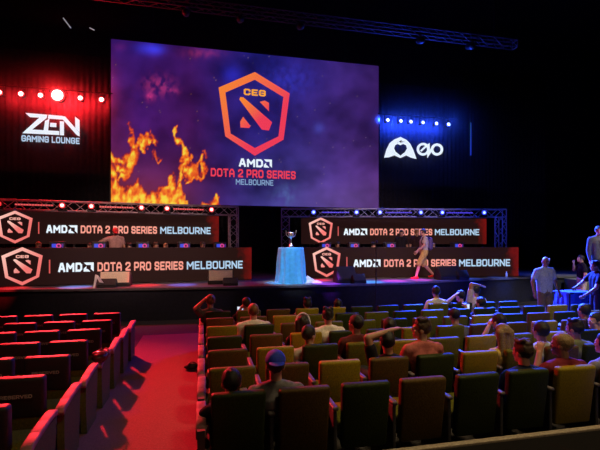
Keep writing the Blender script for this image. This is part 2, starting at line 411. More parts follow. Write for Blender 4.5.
def shield(parent, cx, cz, w, asp, y, m, mt, dark=None):
    """shield outline with slanted bar mark inside; unit = width"""
    k = lambda x, z: (cx + x * w, cz + z * w * asp)
    outer = [(0, .52), (.5, .29), (.41, -.30), (0, -.52), (-.41, -.30), (-.5, .29)]
    inner = [(0, .425), (.408, .238), (.337, -.262), (0, -.425), (-.337, -.262), (-.408, .238)]
    b = new_bm(); ring_prism(b, [k(*p) for p in outer], [k(*p) for p in inner], y - .012, y)
    obj('shield_outline', b, m, parent)
    b = new_bm()
    prism(b, [k(*p) for p in [(-.205, .195), (-.16, .195), (.245, -.09), (.20, -.195), (.10, -.19), (-.215, .165)]][::-1], y - .012, y)
    prism(b, [k(*p) for p in [(.07, .155), (.14, .175), (.20, .15), (.20, .045)]][::-1], y - .012, y)
    prism(b, [k(*p) for p in [(-.165, -.045), (-.06, -.155), (-.08, -.18), (-.20, -.18), (-.205, -.11)]][::-1], y - .012, y)
    obj('slash_mark', b, m, parent)
    text('lettering', 'CEG', .31 * w, .078 * w * asp, mt, parent, (cx, y - .006, cz + .265 * w * asp), bold=.045)
def amd_arrow(bm, x, z, s, y):
    for P in ([(0, 1), (1, 1), (1, 0), (.72, .28), (.72, .72), (.28, .72)], [(.28, .6), (0, .32), (0, 0), (.68, 0), (.4, .28), (.28, .28)]):
        prism(bm, [(x + px * s, z + pz * s) for px, pz in P][::-1], y - .01, y)

# logo on the big screen
c = scr_local(254.8, 114); lw = (at(289.7, 90, SY).x - at(218.7, 90, SY).x)
shield(SCR, c[0], c[1], lw, 1.13, -.01, E['shield'], E['orange'])
def scr_text(body, x0, x1, y, hpx, m, bold):
    p = scr_local((x0 + x1) / 2, y); w = scr_local(x1, y)[0] - scr_local(x0, y)[0]
    h = hpx * SY / F / 1.0
    text('lettering', body, w, h, m, SCR, (p[0], -.016, p[1]), bold=bold)
scr_text('XMD', 239, 263, 163, 8.2, E['white'], .05)
p = scr_local(263.8, 167.5); b = new_bm(); amd_arrow(b, p[0], p[1], 8.2 * SY / F, -.01); obj('arrow_mark', b, E['white'], SCR)
scr_text('DOTA 2 PRO SERIES', 211.7, 296.5, 173.8, 8.2, E['red'], .035)
scr_text('MELBOURNE', 236, 273.5, 182.4, 5.6, E['soft'], .01)

# ------------------------------------------------------------------ LED banners
def banner_face():
    m = bpy.data.materials.new('banner display'); m.use_nodes = True; nt = m.node_tree; pb = nt.nodes['Principled BSDF']
    pb.inputs['Base Color'].default_value = (.012, .008, .008, 1); pb.inputs['Roughness'].default_value = .8; pb.inputs['Specular IOR Level'].default_value = .1
    tc = nt.nodes.new('ShaderNodeTexCoord'); sp = nt.nodes.new('ShaderNodeSeparateXYZ'); nt.links.new(tc.outputs['Generated'], sp.inputs[0])
    n = nt.nodes.new('ShaderNodeTexNoise'); n.inputs['Scale'].default_value = 5; n.inputs['Detail'].default_value = 5; nt.links.new(tc.outputs['Object'], n.inputs['Vector'])
    mul = nt.nodes.new('ShaderNodeMath'); mul.operation = 'MULTIPLY_ADD'; mul.inputs[1].default_value = .10; nt.links.new(n.outputs['Fac'], mul.inputs[0]); nt.links.new(sp.outputs[0], mul.inputs[2])
    sl = nt.nodes.new('ShaderNodeMath'); sl.operation = 'MULTIPLY_ADD'; sl.inputs[1].default_value = -.0; sl.inputs[1].default_value = .02; nt.links.new(sp.outputs[2], sl.inputs[0]); nt.links.new(mul.outputs[0], sl.inputs[2])
    r = nt.nodes.new('ShaderNodeValToRGB'); cr = r.color_ramp
    cr.elements[0].position = .02; cr.elements[0].color = list(srgb(38, 18, 17)) + [1]
    cr.elements[1].position = 1.0; cr.elements[1].color = list(srgb(130, 22, 18)) + [1]
    e = cr.elements.new(.94); e.color = list(srgb(42, 22, 18)) + [1]
    e = cr.elements.new(.97); e.color = list(srgb(105, 22, 18)) + [1]
    sc_ = nt.nodes.new('ShaderNodeMath'); sc_.operation = 'MULTIPLY'; sc_.inputs[1].default_value = .935; nt.links.new(sl.outputs[0], sc_.inputs[0]); nt.links.new(sc_.outputs[0], r.inputs[0]); nt.links.new(r.outputs[0], pb.inputs['Emission Color']); pb.inputs['Emission Strength'].default_value = .72
    return m
BF = banner_face()
def banner(P0, P1, zb, h, label, legs=False, fs=1.0):
    P0 = Vector(P0 + (0,)); P1 = Vector(P1 + (0,)); d = P1 - P0; W = d.length; rz = math.atan2(d.y, d.x)
    t = thing('led_banner', label, 'banner', (P0.x, P0.y, STAGE), rz, 'led banners with the event title')
    zb -= STAGE
    b = new_bm(); box(b, (W / 2, .06, zb + h / 2), (W, .1, h), bevel=.006); obj('housing', b, M['house'], t)
    b = new_bm(); box(b, (W / 2, .004, zb + h / 2), (W - .02, .012, h - .02)); obj('display', b, BF, t)
    if legs:
        for x in (.4, W / 3, 2 * W / 3, W - .4):
            b = new_bm(); box(b, (x, .14, zb / 2 + .2), (.06, .06, zb + .4)); box(b, (x, .2, .02), (.3, .5, .04)); obj('leg', b, M['blackmetal'], t)
    zc = zb + h * .47
    shield(t, .1027 * W, zb + h * .515, 1.0 * fs, 1.04 * (h / 1.09) / fs, -.004, E['shieldb'], E['pink'])
    b = new_bm(); box(b, (.194 * W, -.008, zc + .03), (.032, .01, .39)); obj('divider_line', b, E['barred'], t)
    k = h / 1.09
    def tx(s, a, c_, hh, m, bold): text('lettering', s, (c_ - a) * W, hh * k, m, t, (W * (a + c_) / 2, -.008, zc), bold=bold)
    tx('XMD', .2238, .308, .27, E['white'], .06)
    b = new_bm(); amd_arrow(b, .313 * W, zc - .135 * k, .27 * k, -.003); obj('arrow_mark', b, E['white'], t)
    tx('DOTA 2 PRO SERIES', .363, .698, .27, E['coral'], .035)
    tx('MELBOURNE', .713, .9577, .26, E['pale'], .022)
    return t
ZB0 = STAGE + .005; HB = 1.085
banner((-5.68, 13.38), (1.64, 14.3), ZB0, HB, 'lower left led banner with title text, in front of the left players')
banner((3.5, 14.6), (11.4, 13.5), ZB0, HB, 'lower right led banner with title text, behind the walking man')
banner((-6.7, 15.58), (.642, 16.47), EYE + .03, 1.08, 'upper left led banner with title text, under the red-lit truss', True)
banner((3.98, 17.06), (11.88, 15.96), EYE + .03, 1.10, 'upper right led banner with title text, under the blue-lit truss', True)

# ------------------------------------------------------------------ trusses
def box_truss(bm, A, B_, s, nrm, up, n, r=.022):
    A = Vector(A); B_ = Vector(B_); nrm = Vector(nrm).normalized() * s / 2; up = Vector(up).normalized() * s / 2
    cs = [nrm + up, nrm - up, -nrm - up, -nrm + up]
    for c in cs: tube(bm, A + c, B_ + c, r, 8)
    for i in range(n):
        a = A.lerp(B_, i / n); e = A.lerp(B_, (i + 1) / n)
        for k in range(4):
            c0, c1 = cs[k], cs[(k + 1) % 4]
            if i % 2: c0, c1 = c1, c0
            tube(bm, a + c0, e + c1, r * .55, 6)
    for p in (A, B_):
        for k in range(4): tube(bm, p + cs[k], p + cs[(k + 1) % 4], r, 6)
TS = .30
def truss(A, B_, label):
    A = Vector(A + (0,)); B_ = Vector(B_ + (0,)); d = B_ - A; W = d.length; rz = math.atan2(d.y, d.x)
    t = thing('lighting_truss', label, 'truss', (A.x, A.y, STAGE), rz, 'goalpost trusses over the players')
    zt = EYE + 1.40 - STAGE - TS / 2
    b = new_bm(); box_truss(b, (-TS / 2, 0, zt), (W + TS / 2, 0, zt), TS, (0, 1, 0), (0, 0, 1), int(W / .32)); obj('beam', b, M['alu'], t)
    for x in (0, W):
        b = new_bm(); box_truss(b, (x, 0, .05), (x, 0, zt - TS / 2), TS, (0, 1, 0), (1, 0, 0), 8); o = obj('leg', b, M['alu'], t)
        b = new_bm(); box(b, (x, 0, .02), (.6, .6, .04)); obj('base_plate', b, M['blackmetal'], o)
    return t, zt + STAGE
TL = ((-6.9, 14.8), (1.14, 15.85)); TR = ((3.16, 16.2), (11.5, 14.6))
_, ZTR = truss(*TL, 'metal truss goalpost with red lamps over the left players')
truss(*TR, 'metal truss goalpost with blue lamps over the right players')
def on_line(px, L, off=0.0):
    a = math.tan(math.atan((px - 300) / F) + TH); (x0, y0), (x1, y1) = L
    # X = a*Y
    t = (a * y0 - x0) / ((x1 - x0) - a * (y1 - y0)); p = Vector((x0 + t * (x1 - x0), y0 + t * (y1 - y0), 0)); d = Vector((x1 - x0, y1 - y0, 0)).normalized()
    return p + Vector((d.y, -d.x, 0)) * off, math.atan2(d.y, d.x)
EL = dict(redlamp=glow('hot pink white lens', (1.0, .62, .58), 2.2), bluelamp=glow('hot blue white lens', (.35, .48, 1.0), 2.2), redbar=glow('red led strip', srgb(250, 96, 96), .9), bluebar=glow('blue led strip', srgb(86, 72, 235), .9),
          redring=glow('red lens rim', srgb(255, 40, 45), 1.5), bluering=glow('blue lens rim', srgb(40, 55, 255), 1.5))
def head_lamp(lens, ring, cname, word):
    t = thing('stage_light', 'x', 'stage light', (0, 0, 0))
    b = new_bm(); capsule(b, (0, .13, -.0), (0, -.04, 0), .06, .085, seg=16); obj('lamp_body', b, M['black'], t, smooth=True)
    b = new_bm()
    for s in (-1, 1): box(b, (s * .115, 0, -.06), (.02, .05, .16))
    box(b, (0, 0, -.15), (.25, .14, .06), bevel=.01); obj('yoke', b, M['blackmetal'], t)
    b = new_bm(); ellip(b, (0, -.125, 0), (.058, .012, .058)); obj('lens', b, lens, t, smooth=True)
    b = new_bm(); ring_prism(b, [(.085 * math.cos(a * math.pi / 10), .085 * math.sin(a * math.pi / 10)) for a in range(20)], [(.056 * math.cos(a * math.pi / 10), .056 * math.sin(a * math.pi / 10)) for a in range(20)], -.128, -.10); obj('lens_rim', b, ring, t)
    return t
def led_bar(m):
    t = thing('led_bar', 'x', 'led bar')
    b = new_bm(); box(b, (0, 0, 0), (1.05, .06, .08), bevel=.01); obj('housing', b, M['black'], t)
    b = new_bm()
    for i in range(14): box(b, (-.485 + i * .0746, -.034, 0), (.06, .012, .045))
    obj('diodes', b, m, t)
    return t
ordw = ['first', 'second', 'third', 'fourth', 'fifth', 'sixth', 'seventh', 'eighth', 'ninth', 'tenth', 'eleventh', 'twelfth', 'thirteenth', 'fourteenth']
def mount(proto_f, args, pxs, L, word, colw, used=[0]):
    pr = None
    for i, px in enumerate(pxs):
        p, rz = on_line(px, L, .24 if word == 'lamp' else .20)
        loc = (p.x, p.y, ZTR)
        lab = '%s %s on the %s truss, %s from the left' % (colw, word, 'left' if L is TL else 'right', ordw[i])
        if pr is None:
            pr = proto_f(*args); pr.location = loc; pr.rotation_euler = (0, 0, rz); pr['label'] = lab; pr['group'] = '%s %ss on the truss' % (colw, word)
        else: dup(pr, loc, rz, lab)
    return pr
mount(head_lamp, (EL['redlamp'], EL['redring'], 0, 0), [1.5, 64, 92.5, 141.5, 166.5, 210], TL, 'lamp', 'round red stage')
mount(head_lamp, (EL['bluelamp'], EL['bluering'], 0, 0), [313, 355, 378, 418, 439, 480], TR, 'lamp', 'round blue stage')
mount(led_bar, (EL['redbar'],), [36, 117, 188], TL, 'led bar', 'thin glowing red')
mount(led_bar, (EL['bluebar'],), [335, 397, 457], TR, 'led bar', 'thin glowing violet blue')

# ------------------------------------------------------------------ high lamp rows
HY = 17.2
HZ = EYE + 134 * HY / F
def big_lamp(r, lens, ring):
    t = thing('par_lamp', 'x', 'stage lamp')
    b = new_bm(); capsule(b, (0, .22, 0), (0, 0, 0), r * .75, r * 1.15, seg=18, cap=2); obj('lamp_can', b, M['black'], t, smooth=True)
    b = new_bm(); ellip(b, (0, -r * 1.15, 0), (r, .02, r)); obj('lens', b, lens, t, smooth=True)
    b = new_bm(); ring_prism(b, [(r * 1.2 * math.cos(a * math.pi / 12), r * 1.2 * math.sin(a * math.pi / 12)) for a in range(24)], [(r * .97 * math.cos(a * math.pi / 12), r * .97 * math.sin(a * math.pi / 12)) for a in range(24)], -r * 1.15 - .02, -r * 1.15 + .03); obj('lens_rim', b, ring, t)
    b = new_bm()
    for s in (-1, 1): box(b, (s * r * 1.25, .05, .12), (.02, .05, .3))
    box(b, (0, .05, .27), (r * 2.6, .05, .02)); obj('bracket', b, M['blackmetal'], t)
    return t
hot_r = glow('white hot lens with red cast', (1.0, .80, .76), 4.0); hot_b = glow('white hot lens with blue cast', (.80, .86, 1.0), 3.0)
red_edge = glow('red glowing rim', (1.0, .04, .04), 1.6); blue_edge = glow('blue glowing rim', (.03, .08, 1.0), 1.6)
RED_PX = [(0.5, 1), (22, 1), (41.5, 1), (59.5, 2), (81, 1.15), (102, 1)]
BLU_PX = [387, 400, 410, 422, 435.5, 447.5]
prR = big_lamp(.082, hot_r, red_edge); prBig = big_lamp(.20, hot_r, red_edge)  # second lens is widened to take in the lamp's bloom
lr = []
for i, (px, s) in enumerate(RED_PX):
    p = at(px, 0, HY); p.z = HZ; lr.append(p)
    lab = 'high red lamp above the white ZEN sign, %s from the left' % ordw[i]
    if s == 2: prBig.location = p; tag(prBig, 'brightest red lamp, lens sized to its bloom, high above the ZEN sign', group='high red lamps')
    elif i == 0: prR.location = p; tag(prR, lab, group='high red lamps')
    else: dup(prR, p, 0, lab)
prB = big_lamp(.072, hot_b, blue_edge); lb = []
for i, px in enumerate(BLU_PX):
    p = at(px, 0, HY); p.z = HZ; lb.append(p)
    lab = 'high blue lamp above the white heart hands sign, %s from the left' % ordw[i]
    if i == 0: prB.location = p; tag(prB, lab, group='high blue lamps')
    else: dup(prB, p, 0, lab)
for (x0, x1, lab) in ((lr[0].x - .8, lr[-1].x + .35, 'dark pipe carrying the high red lamps'), (lb[0].x - .4, lb[-1].x + .5, 'dark pipe carrying the high blue lamps')):
    t = thing('lamp_pipe', lab, 'pipe', (x0, HY + .05, HZ + .30), 0, 'hanging lamp pipes')
    b = new_bm(); tube(b, (0, 0, 0), (x1 - x0, 0, 0), .025); obj('pipe', b, M['blackmetal'], t)
    for f in (.12, .88):
        b = new_bm(); tube(b, ((x1 - x0) * f, 0, 0), ((x1 - x0) * f, 0, ZT - HZ - .3), .006); obj('suspension_wire', b, M['blackmetal'], t)
# ceiling lighting bar with unlit fixtures
BY = 15.0; bz = EYE + 245 / F * BY / 1.053
t = thing('ceiling_lighting_bar', 'dark lighting bar hanging across the top of the screen', 'lighting bar', (-4, BY, bz))
b = new_bm(); box_truss(b, (0, 0, 0), (16.5, 0, 0), .28, (0, 1, 0), (0, 0, 1), 44, .02); obj('beam', b, mat('faded red bar', (.09, .04, .045), rough=.6), t)
b = new_bm()
for x in (1, 15.5): tube(b, (x, 0, 0), (x, 0, ZT - bz), .012)
obj('suspension_wire', b, M['blackmetal'], t)
pr = None
for i, px in enumerate([186, 240, 300, 420, 470]):
    p = at(px, 10, BY); p.z = bz - .3
    lab = 'unlit spotlight hanging from the high ceiling bar, %s from the left' % ordw[i]
    if pr is None:
        pr = thing('spotlight', lab, 'spotlight', p, 0, 'unlit spotlights on the ceiling bar')
        b = new_bm(); capsule(b, (0, .15, .05), (0, -.15, -.05), .1, .13, seg=14, cap=2); obj('lamp_can', b, M['blackmetal'], pr, smooth=True)
        b = new_bm(); box(b, (0, 0, .14), (.04, .04, .2)); box(b, (-.14, 0, .03), (.02, .04, .16)); box(b, (.14, 0, .03), (.02, .04, .16)); box(b, (0, 0, .1), (.3, .04, .02)); obj('bracket', b, M['blackmetal'], pr)
    else: dup(pr, p, 0, lab)
# clips added for small glints; own glow paints the caught light
for px, py, dx, dz, lab in ((67, 23, .12, -.16, 'small pale clip with a painted glint in the dark at top left'), (92, 29, .07, -.03, 'tiny pale bracket with a painted glint high up just left of the screen')):
    p = at(px, py, 16.5); t = thing('rigging_clip', lab, 'rigging clip', p)
    b = new_bm(); tube(b, (-dx, 0, -dz), (dx, 0, dz), .022); obj('clip_arm', b, mat('pale metal with glint glow', (.8, .8, .8), rough=.4, emit=(.6, .6, .65), es=.35), t)
    b = new_bm(); tube(b, (0, 0, 0), (0, 0, ZT - p.z), .005); obj('suspension_wire', b, M['blackmetal'], t)
p = at(470.7, 139, 18.0)
t = thing('led_tube', 'thin upright blue led tube right of the heart hands sign', 'led tube', p)
h2 = 37 * 18 / F / 2
b = new_bm(); box(b, (0, 0, 0), (.05, .04, h2 * 2)); obj('tube', b, ramp_emit('blue to teal tube', srgb(30, 70, 90), srgb(30, 50, 190)), t)
b = new_bm(); tube(b, (0, .03, -h2 - 4.2), (0, .03, ZT - p.z), .02); obj('pole', b, M['blackmetal'], t)

# ------------------------------------------------------------------ wall signs
def sign_pts(P, s, ox, oy, Y, cxy):
    out = []
    for (x, y) in P:
        q = at(ox + x / s, oy + y / s, Y); out.append((q.x - cxy[0], q.z - cxy[1]))
    return out[::-1]
SGY = 18.2
c0 = at(51, 130, SGY)
Z = thing('lit_sign', 'white ZEN gaming lounge sign glowing under the red lamps', 'sign', c0)
b = new_bm()
for P in ([(127, 165), (237, 174), (233, 190), (150, 186)], [(200, 186), (235, 189), (158, 250), (113, 266)], [(113, 266), (140, 247), (296, 256), (296, 275)],
          [(243, 174), (308, 180), (326, 199), (240, 193)], [(252, 214), (282, 216), (282, 236), (250, 234)], [(226, 205), (247, 194), (240, 258), (218, 258)],
          [(300, 206), (320, 208), (320, 277), (300, 276)], [(308, 180), (326, 183), (398, 264), (398, 282), (384, 276), (316, 200)], [(376, 184), (398, 201), (398, 262), (377, 240)]):
    prism(b, sign_pts(P, 5, 0, 80, SGY, (c0.x, c0.z)), -.02, 0)
obj('emblem', b, E['white'], Z)
q = at(51, 139.7, SGY); w = at(80, 140, SGY).x - at(22, 140, SGY).x
text('lettering', 'GAMING LOUNGE', w, 5.6 * SGY / F, E['pale'], Z, (q.x - c0.x, -.01, q.z - c0.z), bold=.03)
c0 = at(413, 148, SGY)
V = thing('lit_sign', 'white evo sign with heart shaped hands under the blue lamps', 'sign', c0)
hands_o = [(190, 240), (235, 262), (262, 290), (285, 335), (310, 405), (270, 395), (235, 378), (190, 398), (145, 378), (105, 392), (68, 395), (85, 335), (110, 285), (145, 258)]
heart = [(190, 302), (212, 292), (232, 302), (240, 325), (226, 352), (208, 366), (197, 375), (190, 380), (183, 375), (172, 366), (154, 352), (142, 325), (150, 302), (170, 292)]
b = new_bm(); f_ = lambda P: sign_pts(P, 7.5, 375, 105, SGY, (c0.x, c0.z))[::-1]
ring_prism(b, f_(hands_o), f_(heart), -.02, 0); obj('heart_hands_emblem', b, E['white'], V)
b = new_bm(); prism(b, f_([(160, 285), (200, 262), (195, 274), (222, 276), (190, 283), (180, 276)])[::-1], -.026, -.021); obj('finger_gap', b, M['black'], V)
b = new_bm()
def arc(cx, cy, ro, ri, a0, a1, n=26):
    po = [(cx + ro * math.cos(R(a0 + (a1 - a0) * i / n)), cy - ro * math.sin(R(a0 + (a1 - a0) * i / n))) for i in range(n + 1)]
    pi_ = [(cx + ri * math.cos(R(a0 + (a1 - a0) * i / n)), cy - ri * math.sin(R(a0 + (a1 - a0) * i / n))) for i in range(n + 1)]
    for i in range(n): prism(b, f_([po[i], po[i + 1], pi_[i + 1], pi_[i]]), -.02, 0)
arc(360, 332, 48, 30, 15, 335); arc(464, 334, 46, 27, 0, 360)
prism(b, f_([(338, 342), (348, 350), (398, 305), (390, 292)]), -.02, 0)
prism(b, f_([(388, 300), (408, 285), (412, 360), (392, 398)]), -.02, 0); prism(b, f_([(392, 398), (398, 360), (432, 300), (448, 312)]), -.02, 0)
obj('lettering', b, E['white'], V)

# ------------------------------------------------------------------ theatre seats
SH = .84; LEAN = R(7)
def back_bm(w=.485, z0=.24, z1=SH, th=.085, ins=0):
    bm = new_bm(); h = z1 - z0; zp = .24
    box(bm, (0, 0, h / 2), (w, th, h), bevel=.028, seg=3)
    # taper towards the bottom, slight curve
    for v_ in bm.verts:
        k = v_.co.z / h; v_.co.x *= .94 + .06 * k; v_.co.y += -.018 * (v_.co.x / (w / 2)) ** 2 * -1
    bmesh.ops.transform(bm, matrix=Matrix.Translation((0, .075, zp)) @ Matrix.Rotation(LEAN, 4, 'X') @ Matrix.Translation((0, 0, z0 - zp)), verts=bm.verts)
    return bm
def seat_proto(kind):
    t = thing('theatre_seat', 'x', 'theatre seat')
    obj('backrest', back_bm(.425 if kind == 'left' else .455, .24, SH + (.02 if kind == 'left' else 0)), UP['ochre'], t, smooth=True)
    b = new_bm(); box(b, (0, .30, .43), (.47, .42, .11), rot=Matrix.Rotation(R(4), 3, 'X'), bevel=.03, seg=3); obj('seat_cushion', b, UP['olive'], t, smooth=True)
    b = new_bm(); box(b, (0, .28, .33), (.44, .36, .07), bevel=.01); obj('seat_pan', b, M['standard'], t)
    b = new_bm(); box(b, (.28, .20, .30), (.035, .34, .60), bevel=.01); box(b, (.28, .20, .012), (.07, .40, .024), bevel=.005); obj('standard', b, M['standard'], t)
    b = new_bm(); box(b, (.28, .20, .622), (.055, .38, .035), bevel=.012); obj('armrest', b, M['armdark'], t, smooth=True)
    if kind == 'left':
        b = back_bm(.445, .50, SH + .035, .105); o = obj('seat_cover', b, M['cover'], t, smooth=True)
        me = text_mesh('RESERVED', .26, .032, .02, .004)
        l = link('lettering', me, o, M['reserved']); l.location = (0, .075 - .0555 - math.sin(LEAN) * .47, .24 + .47 * math.cos(LEAN)); l.rotation_euler = (LEAN, 0, 0)
    return t
def end_panel(t, side, pad, pan, off=.285):
    """curved aisle-side panel with its own armrest"""
    b = new_bm(); x = side * off
    P = [(-.02, 0.02), (.40, 0.02), (.47, .60), (-.06, .57), (-.06, .30)]
    a = [b.verts.new((x - .03, y, z)) for y, z in P]; c_ = [b.verts.new((x + .03, y, z)) for y, z in P]
    b.faces.new(a); b.faces.new(c_[::-1])
    for i in range(len(P)): b.faces.new((a[i], c_[i], c_[(i + 1) % len(P)], a[(i + 1) % len(P)]))
    o = obj('end_panel', b, pan, t)
    b = new_bm(); pts = [(-.10, .555), (-.06, .582), (.08, .606), (.26, .626), (.40, .636), (.47, .630)]
    if side < 0: pts = [(-.02, .50), (.02, .565), (.10, .60), (.24, .626), (.38, .636)]
    for (y0, z0), (y1, z1) in zip(pts, pts[1:]):
        L = math.hypot(y1 - y0, z1 - z0); box(b, (x, (y0 + y1) / 2, (z0 + z1) / 2), (.085, L + .02, .045), rot=Matrix.Rotation(math.atan2(z1 - z0, y1 - y0), 3, 'X'), bevel=.012)
    obj('armrest', b, pad, t, smooth=True)
PR = seat_proto('right'); PLf = seat_proto('left')
def setmat(t, part, m):
    for c_ in t.children:
        if c_.name.split('.')[0] == part: c_.material_slots[0].material = m
ROWY = lambda r: 3.56 + .74 * (r - 1) - .0
rowcol = {1: ['dark green', 'brown', 'dark green', 'brown', 'dark green', 'dark green', 'ochre', 'brown'],
          2: ['olive', 'brown', 'ochre', 'brown', 'dark green', 'ochre', 'olive', 'brown', 'dark green'],
          3: ['brown', 'ochre', 'dark green', 'olive', 'ochre', 'olive', 'ochre', 'olive', 'ochre', 'dark green'],
          4: ['dark green', 'brown', 'ochre', 'dark green', 'dark green', 'ochre', 'olive', 'brown', 'brown', 'ochre', 'brown', 'dark green'],
          5: ['ochre', 'dark green', 'brown', 'olive', 'olive', 'dark green', 'olive', 'olive', 'ochre', 'dark green', 'brown', 'dark green', 'olive'],
          6: ['brown', 'brown', 'ochre', 'olive', 'dark green', 'olive', 'dark green', 'olive', 'dark green', 'dark green', 'dark green', 'dark green', 'ochre', 'dark green'],
          7: ['dark green', 'olive', 'brown', 'ochre', 'ochre', 'dark green', 'dark green', 'dark green', 'olive', 'dark green', 'dark green', 'dark green']}
SX = lambda i: .30 + .564 * i
SEAT_DY = -.005
lighton = []
first = True
for r in range(7, 0, -1):
    for i, cn in enumerate(rowcol[r]):
        lab = '%s toned theatre seat, right block, %s row from the camera, %s from the aisle' % (cn, ordw[r - 1], ordw[i])
        loc = (SX(i), ROWY(r) + SEAT_DY + random.uniform(-.008, .008), 0); rz = random.uniform(-.02, .02)
        if first: t = PR; t.location = loc; t['label'] = lab; t['group'] = 'seats of the right block'; first = False; src = t; last_args = None
        else: t = dup(PR, loc, rz, lab, 'seats of the right block')
        setmat(t, 'backrest', UP[cn]); setmat(t, 'seat_cushion', UP['olive'] if cn != 'dark green' else UP['olive'])
        lighton.append((t, r, i))
for (t, r, i) in lighton:
    if i == 0: end_panel(t, -1, mat('dull red brown pad', (.20, .08, .08), rough=.6), M['standard'], .305)
first = True; ll = []
nleft = {1: 2, 2: 3, 3: 3, 4: 4, 5: 4, 6: 4, 7: 5}
for r in range(7, 0, -1):
    for i in range(nleft[r]):
        lab = 'black covered reserved seat, left block, %s row from the camera, %s seat from the aisle' % (ordw[r - 1], ordw[i])
        loc = (-1.61 - .54 * i, ROWY(r) + SEAT_DY, 0)
        if first: t = PLf; t.location = loc; t['label'] = lab; t['group'] = 'reserved seats of the left block'; first = False
        else: t = dup(PLf, loc, 0, lab, 'reserved seats of the left block')
        setmat(t, 'backrest', UP['olive']); ll.append((t, r, i))
for (t, r, i) in ll:
    if i == 0:
        # the standard on the aisle side is replaced by the end panel
        for c_ in list(t.children):
            if c_.name.split('.')[0] in ('standard', 'armrest'): bpy.data.objects.remove(c_)
        end_panel(t, 1, M['armpad'], M['panel'], .37)

# ------------------------------------------------------------------ people
SK = dict(light=mat('light skin', (.60, .34, .24), rough=.55, scale=15, var=.06, bump=.03), mid=mat('tanned skin', (.42, .22, .14), rough=.55, scale=15, var=.06, bump=.03), dark=mat('brown skin', (.20, .10, .06), rough=.55, scale=15, var=.06, bump=.03))
HR = dict(black=mat('black hair', (.012, .010, .010), rough=.6, scale=90, var=.5, bump=.5), brown=mat('dark brown hair', (.05, .026, .014), rough=.6, scale=90, var=.5, bump=.5), ginger=mat('red brown hair', (.20, .09, .03), rough=.6, scale=90, var=.4, bump=.5),
          fair=mat('fair brown hair', (.26, .17, .08), rough=.6, scale=90, var=.4, bump=.5), grey=mat('grey hair', (.3, .28, .26), rough=.6, scale=90, var=.3, bump=.5))
def cloth_mat(name, col): return mat(name, col, rough=.9, scale=35, var=.18, bump=.25, spec=.15)
EYEW = mat('eye white', (.8, .78, .75), rough=.3, bump=0); LIP = mat('lips', (.35, .12, .10), rough=.5, bump=0)
def hand(segs, wrist, dirv, side, palm_n, curl=.5, s=1.0):
    """palm + 5 fingers; returns capsules"""
    d = Vector(dirv).normalized(); n = Vector(palm_n); n = (n - n.dot(d) * d).normalized(); t = d.cross(n) * side
    w = Vector(wrist)
    pc = w + d * .05 * s
    for k in (-1, 0, 1): segs.append((w + t * k * .012, w + d * .085 * s + t * k * .026, .017, .013))
    for k, L in zip((-1.5, -.5, .5, 1.5), (.062, .074, .070, .055)):
        b0 = w + d * .088 * s + t * k * .0215
        m1 = b0 + (d * math.cos(curl * .6) + n * math.sin(curl * .6)) * L * .5 + t * k * .003
        m2 = m1 + (d * math.cos(curl * 1.6) + n * math.sin(curl * 1.6)) * L * .5
        segs.append((b0, m1, .0095, .0085)); segs.append((m1, m2, .0085, .007))
    b0 = w + d * .03 * s - t * .026; m1 = b0 - t * .028 + d * .028 + n * .012; m2 = m1 + d * .03 + n * .012
    segs.append((b0, m1, .012, .010)); segs.append((m1, m2, .010, .008))
